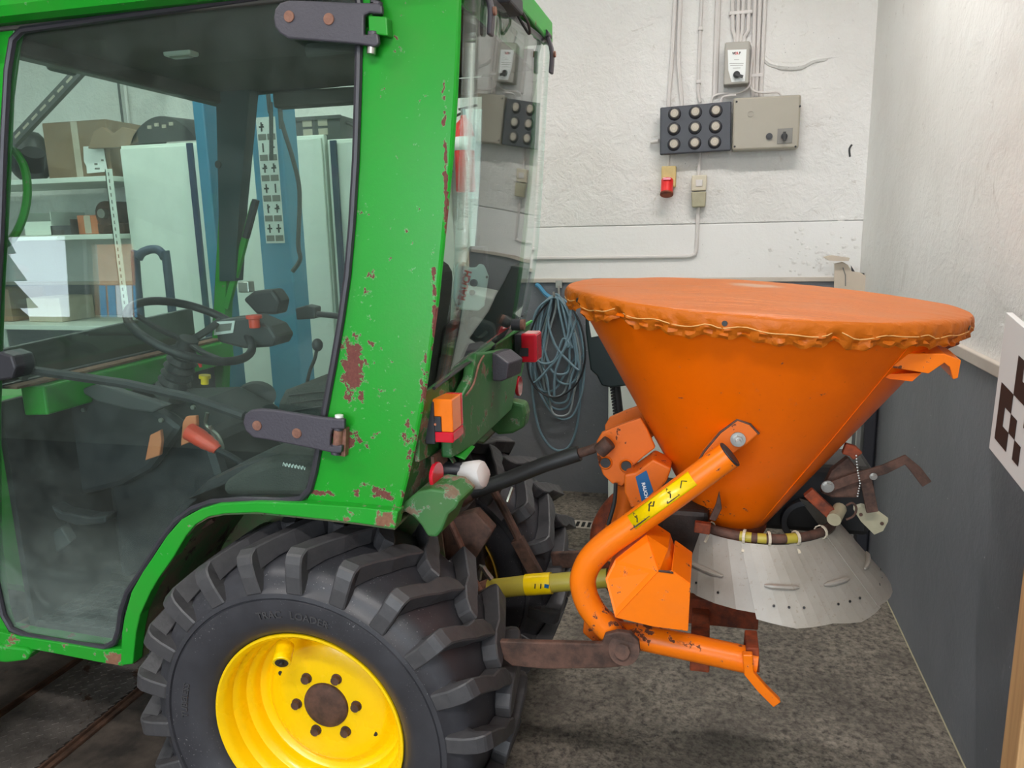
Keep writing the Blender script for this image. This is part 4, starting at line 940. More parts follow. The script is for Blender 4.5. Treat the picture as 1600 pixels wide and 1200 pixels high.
# oval reflector
rc = at(679, 742, Y=1.735)
MB().cyl(rc, rc+V((.010,-.001,0)), .034, 24).build('oval_reflector', M_['redlens'], TR, smooth=True, bevel=.002)
MB().obox(rc+V((.0,.04,.03)), V((1,0,0)), V((0,1,0)), V((0,0,1)), .004, .05, .02).build('reflector_bracket', M_['rust'], TR)
# bracket plate + trailer socket with pale cap
MB().prism([at(690,702,Y=1.84), at(706,687,Y=1.93), at(742,697,Y=1.95), at(726,717,Y=1.84)], (0,0,-.004)).build('bracket_plate', M_['green'], TR, bevel=.001)
MB().bar(smooth_path([at(692,704,Y=1.84), at(710,722,Y=1.84), at(709,760,Y=1.84), at(702,785,Y=1.84)], 3), .02, .004).build('bracket_arm', M_['green_dull'], TR)
wc = at(742, 742, Y=1.84)
cp_ = MB(); cp_.lathe([(0,.03),(.022,.032),(.034,.026),(.038,.010),(.036,-.03),(.030,-.045),(0,-.045)], 12, Matrix.Translation(wc) @ Matrix.Rotation(R_(78), 4, 'Y') @ Matrix.Rotation(R_(10), 4, 'X'))
for v in cp_.bm.verts: v.co += V((math.sin(v.co.z*170), math.sin(v.co.y*150), math.sin(v.co.x*160)))*.0018
cp_.build('trailer_socket_cap', M_['boardwhite'], TR, smooth=True)
MB().cyl(wc+V((-.035,0,.01)), wc+V((-.09,-.01,.012)), .022, 12).build('trailer_socket', M_['black'], TR, smooth=True)
# rear lamp, near
def lamp(xA, xB, yA, yB, zT, zB, nm='rear_lamp'):
    l = MB().box((xA-.006, yA-.004, zB-.004), (xA+.020, yB, zT-.006)).build(nm, M_['black'], TR, bevel=.003)
    zm = zB + (zT-zB)*.25; zk = zB + (zT-zB)*.60; xm = xA + (xB-xA)*.55
    MB().prism([(xA+.010,yA,zk),(xA+.010,yA,zT),(xB,yA,zT),(xB,yA,zm),(xm,yA,zm),(xm,yA,zk)], (0,yB-yA-.016,0)).build('amber_lens', M_['amber'], l, bevel=.003)
    MB().box((xA+.010, yB-.016, zm), (xB, yB, zT)).build('red_lens', M_['redlens'], l, bevel=.003)
    MB().box((xA+.008, yA, zB), (xB, yB, zm)).build('red_lens', M_['redlens'], l, bevel=.004)
    MB().box((xA+.010, yA-.001, zm), (xm, yB-.02, zk)).build('reversing_cover', M_['black'], l, bevel=.002)
    MB().cyl((xA+(xm-xA)*.6, yA-.003, (zm+zk)/2), (xA+(xm-xA)*.6, yA+.002, (zm+zk)/2), .003, 8).build('screw', M_['orangeplastic'], l)
    return l
yA = 1.715; A_ = at(667, 655, Y=yA); B_ = at(707, 655, Y=yA); yB = at(724, 650, X=B_.x).y
lamp(A_.x, B_.x, yA, yB, at(690,624,Y=yA).z, at(690,692,Y=yA).z)
# far lamp
yA = 2.60; A_ = at(812, 543, Y=yA); B_ = at(832, 543, Y=yA)
l2 = MB().box((A_.x-.02, yA, at(820,567,Y=yA).z), (A_.x+.02, yA+.09, at(820,523,Y=yA).z)).build('rear_lamp', M_['black'], TR, bevel=.003)
MB().box((A_.x+.006, yA-.01, at(820,566,Y=yA).z), (A_.x+.062, yA+.085, at(820,521,Y=yA).z)).build('red_lens', M_['redlens'], l2, bevel=.008)
MB().box((A_.x+.0, yA-.014, at(820,556,Y=yA).z), (A_.x+.034, yA-.009, at(820,543,Y=yA).z)).build('dark_insert', M_['black'], l2, bevel=.002)
rr_ = at(808, 603, Y=2.58); MB().cyl(rr_, rr_+V((.012,0,0)), .036, 20).build('oval_reflector', M_['redlens'], TR, smooth=True, bevel=.002)
MB().bar([at(808,570,Y=2.56), at(800,600,Y=2.56), at(797,632,Y=2.56)], .03, .01, up=(1,0,0)).build('lamp_bracket', M_['rust'], TR)
fbx = [(765,640),(778,630),(800,628),(818,632),(822,648),(819,668),(800,678),(778,680),(766,672)]
MB().prism([at(a, b, Y=2.46) for a, b in fbx], (.0,.07,.0)).build('far_fender_end', M_['green_dull'], TR, bevel=.010)
# black work light box
wl_ = MB(); q = [(751,594),(752,566),(765,552),(776,553),(795,568),(792,592),(783,596)]
wl_.prism([at(a, b, Y=2.18) for a, b in q], (.02,.10,0)).build('work_light', M_['blackpaint'], TR, bevel=.004)
wl_m = bpy.data.objects['work_light']
MB().cyl(at(757,590,Y=2.175), at(757,590,Y=2.185), .004, 8).build('screw', M_['steel'], wl_m)
# --- hood, cowl, chassis, front axle
MB().prism([V((-1.925,1.76,1.335)), V((-1.84,1.76,1.335)), V((-1.84,1.76,1.250)), V((-1.925,1.76,1.245))], (0,.92,0)).build('cowl', M_['green'], TR, bevel=.006)
MB().prism([V((-1.935,1.70,1.345)), V((-1.87,1.70,1.345)), V((-1.87,1.70,1.338)), V((-1.935,1.70,1.338))], (0,.98,0)).build('cowl_ledge', M_['rustred'], TR)
MB().prism([V((-1.95,1.82,1.29)), V((-2.9,1.86,1.20)), V((-3.1,1.88,1.05)), V((-3.12,1.88,.62)), V((-1.95,1.82,.62))], (0,.70,0)).build('hood', M_['green'], TR, bevel=.04)
MB().box((-3.0,2.0,.45),(-.80,2.36,.66)).build('chassis', M_['darksteel'], TR, bevel=.02)
MB().box((-2.66,1.75,.30),(-2.54,2.62,.40)).build('front_axle', M_['darksteel'], TR, bevel=.01)
MB().cyl((-.965,1.69,.505),(-.965,2.67,.505), .075, 20).build('rear_axle', M_['darksteel'], TR, smooth=True)
MB().prism([V((-1.35,1.98,.40)),V((-.80,1.98,.40)),V((-.70,1.98,.55)),V((-.74,1.98,.86)),V((-.86,1.98,.98)),V((-1.35,1.98,1.02))], (0,.38,0)).build('transaxle', M_['darksteel'], TR, bevel=.02)
MB().prism([at(a,b,Y=1.98) for a,b in ((665,885),(672,845),(700,812),(742,800),(770,830),(755,855),(738,880),(725,890))], (0,.05,0)).build('lift_casting', M_['rust'], TR, bevel=.006)
MB().box((-1.945,1.69,.60),(-1.925,2.66,1.30)).build('firewall', M_['black'], TR)
# wiper mechanism and glasses on the cowl
MB().prism([V((-1.965,1.72,1.34)),V((-1.965,2.62,1.34)),V((-1.965,2.62,1.47)),V((-1.965,1.72,1.44))], (-.02,0,0)).build('air_intake_screen', M_['darkgrey'], TR, bevel=.004)
MB().bar([V((-1.93,2.35,1.36)),V((-1.90,2.22,1.42)),V((-1.895,2.0,1.45))], .012, .006).build('wiper_arm', M_['ink'], TR)
# --- steering console and wheel
swc = at(300, 516, Y=2.10); nrm = V((.47,-.04,.88)).normalized(); ux = nrm.cross(V((0,1,0))).normalized(); uy = nrm.cross(ux)
ring = [swc + ux*.19*math.cos(2*PI*i/40) + uy*.19*math.sin(2*PI*i/40) for i in range(40)]
sw = MB().tube(ring, .0135, 10, closed=True).build('steering_wheel', M_['black'], TR, smooth=True)
hub = swc - nrm*.045
for k in (0, 120, 240):
    a = R_(k+35); e = swc + (ux*math.cos(a) + uy*math.sin(a))*.172; MB().bar([hub, hub+(e-hub)*.55 - nrm*.006, e], .024, .010, up=nrm).build('spoke', M_['black'], sw, bevel=.002)
MB().cyl(hub-nrm*.02, hub+nrm*.014, .034, 20, .030).build('hub_cap', M_['black'], sw, smooth=True, bevel=.002)
cb_ = hub - nrm*.30
bl_ = MB(); n_ = 13
bl_.tube([hub - nrm*(.03+.17*i/n_) for i in range(n_+1)], [.036+.010*(i/n_)+(.010 if i % 2 else -.002) for i in range(n_+1)], 18)
bl_.build('steering_bellows', M_['black'], TR, smooth=False)
con = MB(); cx0 = cb_.x
con.prism([V((-1.88,1.98,1.20)),V((-1.62,1.98,1.215)),V((-1.47,1.98,1.15)),V((-1.44,1.98,1.02)),V((-1.50,1.98,.80)),V((-1.88,1.98,.62))], (0,.42,0))
con.build('steering_console', M_['black'], TR, bevel=.03)
MB().prism([at(a,b,Y=1.93) for a,b in ((60,640),(110,600),(170,605),(262,650),(285,668),(235,735),(190,760),(110,780),(60,740))], (0,.05,0)).build('side_cover', M_['black'], TR, bevel=.02)
MB().prism([at(a,b,Y=1.90) for a,b in ((120,610),(150,600),(262,634),(238,645),(200,640),(150,627))], (0,.03,.0)).build('cover_badge', M_['darkgrey'], TR, bevel=.006)
for a,b in ((132,640),(98,680),(80,718),(253,656),(303,636),(60,770),(47,745)):
    c = at(a,b,Y=1.925); MB().cyl(c, c+V((0,-.008,0)), .007, 8).build('bolt', M_['steel'], TR, smooth=True)
for q in ([(234,680),(250,672),(252,690),(249,712),(226,720)], [(285,660),(290,651),(306,650),(307,665),(300,690),(282,697)]):
    MB().prism([at(a,b,Y=1.88) for a,b in q], (0,.015,0)).build('lever_tab', M_['orangeplastic'], TR, bevel=.003)
rk0, rk1 = at(306,680,Y=1.86), at(334,698,Y=1.86)
kn = MB().tube(smooth_path([at(291,672,Y=1.86), rk0, at(318,688,Y=1.86), rk1, at(340,703,Y=1.86)], 3), [.010]+[.026]*3+[.026]*2+[.024]*2+[.020]*2+[.016]*2+[.014], 14)
kn.build('red_knob', M_['redknob'], TR, smooth=True)
MB().tube(smooth_path([at(338,702,Y=1.86), at(360,713,Y=1.88), at(382,728,Y=1.90), at(392,742,Y=1.92)], 4), .010, 8).build('lever', M_['black'], TR, smooth=True)
MB().tube(smooth_path([at(324,645,Y=1.95), at(322,665,Y=1.95), at(340,680,Y=1.95), at(348,700,Y=1.95), at(338,690,Y=1.95), at(328,665,Y=1.95)], 4), .006, 6).build('cable_loop', M_['steel'], TR, smooth=True)
MB().cyl(at(320,588,Y=2.05), at(320,600,Y=2.05), .012, 12).cyl(at(320,586,Y=2.05), at(320,591,Y=2.05), .018, 12).build('yellow_knob', M_['decalyellow'], TR, smooth=True)
MB().cyl(at(311,564,Y=2.08), at(314,574,Y=2.08), .008, 10, .004).build('small_red_knob', M_['red'], TR, smooth=True)
# dash instrument with card and red button
MB().prism([at(a,b,Y=2.25) for a,b in ((333,510),(340,500),(385,495),(420,510),(432,528),(425,542),(380,545),(340,535))], (0,.12,0)).build('instrument_pod', M_['darkgrey'], TR, bevel=.01)
MB().prism([at(a,b,Y=2.245) for a,b in ((335,503),(367,501),(364,520),(334,524))], (0,.003,0)).build('paper_card', M_['paper'], TR)
MB().prism([at(a,b,Y=2.243) for a,b in ((338,507),(362,505),(360,516),(337,519))], (0,.001,0)).build('card_print', M_['inkgrey'], TR)
rb_ = at(397,498,Y=2.22); MB().cyl(rb_, rb_+V((0,0,.012)), .026, 18).cyl(rb_+V((0,0,-.03)), rb_, .018, 14).build('red_push_button', M_['redknob'], TR, smooth=True, bevel=.002)
MB().prism([at(a,b,Y=2.45) for a,b in ((378,468),(395,455),(425,452),(437,470),(432,492),(400,492))], (0,.08,0)).build('throttle_box', M_['black'], TR, bevel=.012)
MB().obox(at(385,448,Y=2.5), V((1,0,0)), V((0,1,0)), V((0,0,1)), .022,.02,.02).build('switch_block', M_['steel'], TR, bevel=.004)
MB().prism([at(a,b,Y=2.60) for a,b in ((461,482),(478,477),(492,480),(492,498),(463,500))], (0,.05,0)).build('far_door_latch', M_['darkgrey'], TR, bevel=.005)
MB().cyl(at(490,490,Y=2.62), at(530,494,Y=2.62), .011, 10).build('far_door_handle', M_['black'], TR, smooth=True)
MB().tube(smooth_path([at(496,538,Y=2.1), at(492,560,Y=2.1), at(484,580,Y=2.1), at(478,610,Y=2.1), at(476,640,Y=2.1)], 4), .0055, 7).build('gear_lever', M_['ink'], TR, smooth=True)
bmk = MB(); bmesh.ops.create_uvsphere(bmk.bm, u_segments=14, v_segments=10, radius=1, matrix=Matrix.Translation(at(496,539,Y=2.1)) @ Matrix.Diagonal((.017,.017,.020,1)))
bmk.build('gear_knob', M_['black'], TR, smooth=True)
MB().bar(smooth_path([at(398,316,Y=2.66), at(376,400,Y=2.66), at(354,482,Y=2.66)], 3), .024, .02, up=(0,1,0)).build('far_door_strut', M_['green'], TR, bevel=.003)
MB().bar([at(400,312,Y=2.65), at(384,372,Y=2.65)], .02, .026, up=(0,1,0)).build('strut_sleeve', M_['black'], TR, bevel=.003)
MB().cyl(at(340,257,Y=2.62), at(352,258,Y=2.66), .014, 12).build('pillar_knob', M_['black'], TR, smooth=True)
MB().cyl(at(300,143,Y=2.60), at(300,150,Y=2.62), .022, 14).build('coat_hook', M_['black'], TR, smooth=True)
# pedals, foot rest, floor mat
mt = MB().box((-1.93,1.70,.615),(-1.52,1.96,.628)).build('floor_mat', M_['black'], TR)
hx = MB(); R6 = .021
for i in range(11):
    for j in range(7):
        c = V((-1.91+i*.0385+(j % 2)*.019, 1.715+j*.035, .6285))
        if c.x > -1.53: continue
        hx.tube([c+V((R6*math.cos(a*PI/3)*.9, R6*math.sin(a*PI/3)*.9, 0)) for a in range(6)], .0022, 4, closed=True)
hx.build('honeycomb_ribs', M_['darkgrey'], TR)['kind'] = 'stuff'
for q, nm, y in (([(68,840),(95,824),(110,848),(80,870)],'brake_pedal',1.80), ([(48,832),(62,830),(80,852),(66,862)],'clutch_pedal',1.84)):
    MB().prism([at(a,b,Y=y) for a,b in q], (.0,.03,.006)).build(nm, M_['darkgrey'], TR, bevel=.004)
MB().tube(smooth_path([at(60,850,Y=1.83), at(70,800,Y=1.86), at(68,780,Y=1.88)], 4), .008, 7).build('pedal_arm', M_['ink'], TR, smooth=True)
MB().prism([at(a,b,Y=1.78) for a,b in ((78,790),(95,800),(140,808),(165,806),(165,818),(120,822),(90,812))], (0,.05,0)).build('foot_pedal', M_['black'], TR, bevel=.006)
# inner fender, pads, seat
fi = MB()
arc = [(300,1000),(262,900),(290,830),(330,760),(380,715),(440,698),(505,700)]
fi.prism([at(a,b,Y=1.75) for a,b in [(508,785),(300,790),(262,850),(230,1000),(205,1000),(235,870),(270,800),(320,752),(370,728),(430,712),(505,712)]][::-1], (0,.22,0))
fi.build('inner_fender', M_['black'], TR, bevel=.02)
pad = MB(); pp = [(345,757),(375,738),(420,722),(470,716),(492,718),(484,748),(475,776),(400,776),(350,776)]
pad.prism([at(a,b,Y=1.70) for a,b in pp], (0,.24,.02)).build('armrest_pad', M_['fabric'], TR, bevel=.02)
o = at(456, 727, Y=1.698)
for i in range(7):
    c = at(444+i*5, 726+i*.9, Y=1.696); MB().tube(smooth_path([c+V((-.004,0,-.004)), c+V((-.001,0,.006)), c+V((.003,0,-.005)), c+V((.005,0,.003))], 3), .0009, 5).build('embroidery', M_['whiteprint'], TR)
se = MB(); q = [(432,628),(440,612),(462,604),(500,599),(540,596),(560,640),(555,700),(430,700),(426,660)]
se.prism([at(a,b,Y=2.0) for a,b in q], (0,.40,0)).build('seat_cushion', M_['fabric'], TR, bevel=.025)
for i in range(3):
    MB().tube([at(452+i*3, 618+i*12, Y=1.998), at(500, 612+i*12, Y=1.998), at(548, 610+i*12, Y=1.998)], .004, 6).build('seat_seam', M_['ink'], TR, smooth=True)
MB().prism([V((-.93,2.0,1.20)),V((-.84,2.0,1.20)),V((-.80,2.0,1.62)),V((-.83,2.0,1.66)),V((-.89,2.0,1.64))], (0,.40,0)).build('seat_back', M_['fabric'], TR, bevel=.03)
MB().box((-1.22,2.04,.62),(-.86,2.36,1.10)).build('seat_base', M_['black'], TR, bevel=.01)
ap = at(400,618,Y=2.42); am = MB(); am.lathe([(0,.014),(.055,.014),(.072,0),(.055,-.014),(0,-.014)], 24, Matrix.Translation(ap) @ Matrix.Rotation(R_(70),4,'X') @ Matrix.Diagonal((1.15,.75,1,1)))
am.build('far_armrest', M_['darkgrey'], TR, smooth=True)
# spreader control unit hanging in the cab behind the rear window
cbY = 2.12; cu = MB(); q = [(709,466),(713,420),(718,410),(726,412),(733,418),(745,418),(749,412),(757,414),(764,432),(757,478),(748,486),(715,484)]
cuo = cu.prism([at(a,b,Y=cbY) for a,b in q], (-.02,.05,0)).build('spreader_control_unit', M_['unit'], TR, bevel=.005)
for a,b,r in ((741,442,.011),(738.5,457,.008)): c = at(a,b,Y=cbY-.002); MB().cyl(c, c+V((0,-.008,0)), r, 14).build('dial', M_['ink'], cuo, smooth=True)
for a,b in ((726.5,429),(761,433)): c = at(a,b,Y=cbY-.001); MB().cyl(c, c+V((0,-.002,0)), .004, 8).build('screw', M_['inkgrey'], cuo)
c = at(726.5, 446, Y=cbY-.0015); up_ = (at(730,433,Y=cbY)-at(724,458,Y=cbY)).normalized()
text('lettering', 'RAUCH', .030, M_['inkred'], cuo, frame(c, up_, V((-up_.z,0,up_.x))), bold=.0014, sx=.85)
MB().box((at(740,380,Y=cbY).x-.02, cbY+.01, at(740,418,Y=cbY).z-.02), (at(740,380,Y=cbY).x+.03, cbY+.05, at(740,385,Y=cbY).z)).build('unit_bracket', M_['black'], TR, bevel=.006)
MB().tube(smooth_path([at(735,484,Y=cbY+.02), at(728,510,Y=cbY+.05), at(745,530,Y=cbY+.1), at(760,520,Y=cbY+.15)], 4), .008, 7).build('unit_cable', M_['ink'], TR, smooth=True)
MB().prism([at(a,b,Y=2.30) for a,b in ((684,520),(700,505),(740,500),(770,510),(775,545),(720,580),(684,600))], (-.02,.10,0)).build('valve_block', M_['darkgrey'], TR, bevel=.012)

# ------------------------------------------------------------------ wheels
RK = lambda r: r if r < .26 else .26 + (r-.26)*.907
def P3(r, a, y): return V((r*math.sin(a), y, r*math.cos(a)))
def lug_mesh(flip=1):
    st = [(-.2085,.404,0,.105),(-.2095,.455,.0,.096),(-.2055,.490,-.004,.094),(-.196,.512,-.006,.092),(-.176,.5245,.000,.092),(-.125,.527,.050,.088),(-.078,.528,.105,.082),(-.035,.528,.130,.100),(.004,.528,.172,.100),(.024,.527,.205,.060)]
    mb = MB(); rows = []
    for i, (y, r, a, wd) in enumerate(st):
        r = RK(r); h = wd/2; base = RK([.400,.44,.450,.456,.462,.472,.476,.478,.478,.478][i]); yb = y if i > 3 else y + [.012,.034,.040,.036][i]
        sk_ = 0
        rows.append([mb.bm.verts.new(P3(r, a-h/ .98, y*1)), mb.bm.verts.new(P3(r, a+h, y)), mb.bm.verts.new(P3(base, a+h*1.18, yb)), mb.bm.verts.new(P3(base, a-h*1.18, yb))])
    for i in range(len(rows)-1):
        A, B = rows[i], rows[i+1]
        for k in range(4): mb.bm.faces.new((A[k], A[(k+1) % 4], B[(k+1) % 4], B[k]))
    mb.bm.faces.new(rows[0]); mb.bm.faces.new(rows[-1][::-1])
    if flip < 0:
        for v in mb.bm.verts: v.co.y *= -1
    bmesh.ops.recalc_face_normals(mb.bm, faces=mb.bm.faces[:])
    bmesh.ops.bevel(mb.bm, geom=[e for e in mb.bm.edges if len(e.link_faces) == 2 and e.calc_face_angle() > .6], offset=.0035, segments=1, affect='EDGES')
    return mb.mesh('tread_lug', M_['lug'], False)
LUG = [lug_mesh(1), lug_mesh(-1)]
def wheel(center, rotz, phase, name):
    M0 = Matrix.Translation(center) @ Matrix.Rotation(rotz, 4, 'Z')
    ty = MB()
    prof = [(.262,-.150),(.268,-.172),(.285,-.188),(.320,-.203),(.362,-.2065),(.384,-.2065),(.3865,-.2030),(.3885,-.2030),(.391,-.2085),(.403,-.2070),(.412,-.196),(.430,-.186),(.450,-.176),(.464,-.152),(.474,-.09),(.478,0)]
    prof += [(r, -y) for r, y in prof[:-1][::-1]]; prof = [(RK(r), y) for r, y in prof]
    ty.lathe(prof, 132, axis='Y')
    for v in ty.bm.verts: v.co.z = max(v.co.z, -center.z + .007)
    t = ty.build(name, M_['rubber'], TR, smooth=True, M=M0)
    n = 22
    for i in range(n):
        for k in (0, 1):
            a = 2*PI*(i + .5*k)/n + phase
            lift = max(0, .006 - (center.z + .503*math.cos(a + .1)))      # the tread flattens on the floor
            inst('tread_lug', LUG[k], t, Matrix.Translation((0,0,lift)) @ M0 @ Matrix.Rotation(a, 4, 'Y'))
    rim = MB(); rp_ = [(.250,-.150),(.262,-.160),(.269,-.170),(.268,-.1745),(.262,-.175),(.255,-.168),(.2495,-.158),(.2485,-.128),(.240,-.120),(.236,-.105),(.234,-.085),(.222,-.076),(.218,-.062),(.216,-.045),(.204,-.038),(.198,-.030),(.188,-.034),(.176,-.054),(.164,-.060),(.118,-.066),(.0,-.066)]
    rp_ = [(r*.985, y) for r, y in rp_]
    rim.lathe(rp_, 72, axis='Y'); r_ = rim.build('rim', M_['yellow'], TR, smooth=True, M=M0)
    bk = MB(); bk.lathe([(.248,-.14),(.255,-.10),(.235,-.05),(.225,.02),(.235,.10),(.258,.14),(.268,.172),(.262,.174),(.250,.15),(.228,.10),(.212,.02),(.20,-.03)], 60, axis='Y')
    bk.build('rim_barrel', M_['yellow_dark'], TR, smooth=True, M=M0)
    hb_ = MB(); hb_.lathe([(0,-.084),(.036,-.083),(.055,-.079),(.063,-.073),(.0645,-.064)], 36, axis='Y'); hb_.build('hub_cap', M_['rust'], r_, smooth=True, M=M0)
    bt_ = MB(); bt_.cyl((0,-.066,0), (0,-.080,0), .0120, 10); bt_.cyl((0,-.066,0),(0,-.069,0), .015, 14); bme = bt_.mesh('wheel_bolt', M_['rust'])
    for k in range(6):
        a = R_(24+60*k); inst('wheel_bolt', bme, r_, M0 @ Matrix.Translation(P3(.089, a, 0)))
    dh = MB(); dh.cyl((0,-.064,0),(0,-.0675,0), .0075, 12); dme = dh.mesh('rim_hole', M_['ink'])
    for rr_h, a in ((.152, -62), (.152, 118), (.138, 203)): inst('rim_hole', dme, r_, M0 @ Matrix.Translation(P3(rr_h, R_(a), .006 if rr_h > .13 else 0)))
    return t, r_, M0
WC = V((-.965, 1.735, .505))
TY, RIM, WM = wheel(WC, 0, R_(2.5), 'near_rear_tyre')
# valve guard on the near rim, top left
vg0 = at(446,1008,Y=1.61); vg1 = at(440,1036,Y=1.565); vgd = (vg1-vg0).normalized()
vg_ = MB().cyl(vg0, vg1, .0235, 24).build('valve_guard', M_['yellow'], RIM, smooth=True, bevel=.002)
MB().cyl(vg1-vgd*.006, vg1+vgd*.0006, .017, 20).build('guard_bore', M_['ink'], RIM, smooth=True)
MB().cyl(vg1, vg1+vgd*.008, .006, 10).build('valve', M_['ink'], RIM, smooth=True)
# raised letters on the sidewall
def arc_text(body, r, a_mid, size, span=None, y=-.2072, m='lug'):
    me = text_mesh(body, size, .0022, .0003); me.materials.clear(); me.materials.append(M_[m])
    for v in me.vertices:
        rr = r + v.co.y; a = a_mid + v.co.x / r
        d = (rr-.362); yy = -.2060 + .9*d*d
        v.co = P3(rr, a, yy - .0004 - v.co.z)
    me.name = 'sidewall_lettering'
    o = inst('sidewall_lettering', me, TY, WM); o['kind'] = 'stuff'; return o
arc_text('TRAC   LOADER', .333, R_(1), .027)
arc_text('TUBELESS', .333, R_(-80), .024)
wheel(V((-.965, 2.62, .505)), PI, R_(5), 'far_rear_tyre')
# front wheels (mostly hidden below the hood)
for yy in (1.72, 2.62):
    fm_ = Matrix.Translation((-2.60, yy, .36)); pf = [(.17,-.08),(.19,-.105),(.24,-.115),(.30,-.105),(.345,-.08),(.358,0),(.345,.08),(.30,.105),(.24,.115),(.19,.105),(.17,.08)]
    MB().lathe(pf, 48, axis='Y').build('front_tyre', M_['rubber'], TR, smooth=True, M=fm_)
    MB().lathe([(0,-.03),(.10,-.03),(.15,-.05),(.18,-.09),(.185,-.08),(.17,.08)], 40, axis='Y').build('front_rim', M_['yellow'], TR, smooth=True, M=fm_)
# ------------------------------------------------------------------ three point linkage
def pt(L, Y): return [at(a, b, Y=Y) for a, b in L]
MB().tube(smooth_path(pt([(704,815),(722,855),(740,905),(770,955),(798,1003)], 1.98), 3), .010, 8).build('lift_rod', M_['rustred'], TR, smooth=True)
MB().bar(pt([(764,945),(782,985),(797,1030)], 1.96), .016, .012).build('lower_clevis', M_['rustred'], TR)
MB().tube(smooth_path(pt([(770,765),(790,800),(812,845)], 2.34), 3), .014, 8).build('far_lift_rod', M_['rust'], TR, smooth=True)
MB().bar(pt([(808,842),(822,868),(848,915)], 2.34), .04, .03, up=(0,1,0)).build('far_rod_sleeve', M_['rust'], TR)
ll = MB(); ll.prism(pt([(780,1002),(850,1004),(940,1006),(945,992),(965,987),(985,990),(998,1003),(1000,1020),(990,1034),(972,1042),(940,1045),(850,1046),(800,1041),(786,1030)], 1.745), (0,.018,0))
ll.build('lower_link', M_['rust'], TR, bevel=.004)
MB().cyl(at(975,1015,Y=1.735), at(975,1015,Y=1.78), .038, 24).build('link_ball', M_['rust'], TR, smooth=True)
MB().cyl(at(972,1019,Y=1.72), at(972,1019,Y=1.90), .019, 8).build('link_pin', M_['rust'], TR)
MB().prism([p+V((0,.62,0)) for p in pt([(790,1008),(945,1006),(975,990),(995,1010),(975,1040),(940,1040),(795,1038)], 1.855)], (0,.018,0)).build('lower_link', M_['rust'], TR, bevel=.004)
MB().tube(pt([(738,768),(790,750),(850,726),(905,708)], 2.17), .0235, 12).build('top_link', M_['ink'], TR, smooth=True)
MB().tube(pt([(720,785),(745,766),(760,760)], 2.17), .018, 10).build('top_link_end', M_['rust'], TR, smooth=True)
MB().tube(pt([(900,710),(925,702),(942,694)], 2.17), .014, 10).build('top_link_thread', M_['rust'], TR, smooth=True)
MB().cyl(at(801,762,Y=2.15), at(793,785,Y=2.12), .006, 6).build('turnbuckle_handle', M_['steel'], TR, smooth=True)
MB().box((-.80,1.78,.60),(-.74,2.52,.66)).build('link_cross_shaft', M_['darksteel'], TR, bevel=.006)
pp_ = pt([(762,921),(825,914)], 2.17); MB().tube(pp_, .031, 18).build('pto_guard', M_['pto'], TR, smooth=True)
p2 = pt([(822,914),(862,911)], 2.17); MB().tube(p2, .0335, 18).build('pto_guard_collar', M_['decalyellow'], TR, smooth=True)
p3 = pt([(862,911),(950,903)], 2.17); MB().tube(p3, .029, 18).build('pto_guard_tube', M_['pto'], TR, smooth=True)
MB().cyl(at(764,921,Y=2.17), at(745,922,Y=2.17), .034, 12, .022).build('pto_yoke', M_['rustred'], TR, smooth=True)
MB().tube(smooth_path(pt([(748,905),(752,885),(760,895),(768,905)],2.12),3), .009, 7).build('yoke_arm', M_['steel'], TR, smooth=True)
for i in range(3):
    c = at(836+i*9, 916, Y=2.1355); MB().obox(c, V((.1,0,1)).normalized(), V((0,1,0)), V((1,0,-.1)).normalized(), .008 if i < 2 else .006, .0006, .0018 if i < 2 else .007).build('pto_label_print', M_['ink' if i < 2 else 'decalblue'], TR)

# ================================================================== SALT SPREADER
HC = V((.127, 2.2, 1.557)); TILT = Matrix.Translation(HC) @ Matrix.Rotation(.07, 4, 'Y')
SP = thing('salt_spreader', 'orange cone-hopper salt spreader mounted behind the tractor', 'spreader', (.05, 2.2, .55))
hp = MB(); hp.lathe([(.492,-.015),(.500,-.020),(.500,-.040),(.478,-.045),(.100,-.640),(.094,-.640),(.470,-.045),(.488,-.018)], 96)
hp.build('hopper', M_['orange'], SP, smooth=True, M=TILT)
MB().lathe([(.0,-.60),(.10,-.60),(.10,-.66),(.085,-.70),(.0,-.70)], 40).build('hopper_outlet', M_['dark_orange'], SP, smooth=True, M=TILT)
# seam bead down the right side of the cone
s0 = [TILT @ V((r*math.cos(R_(-48)), r*math.sin(R_(-48)), z)) for r, z in ((.470,-.06),(.30,-.33),(.112,-.62))]
MB().tube(s0, .0012, 6).build('weld_seam', M_['orange'], SP, smooth=True)
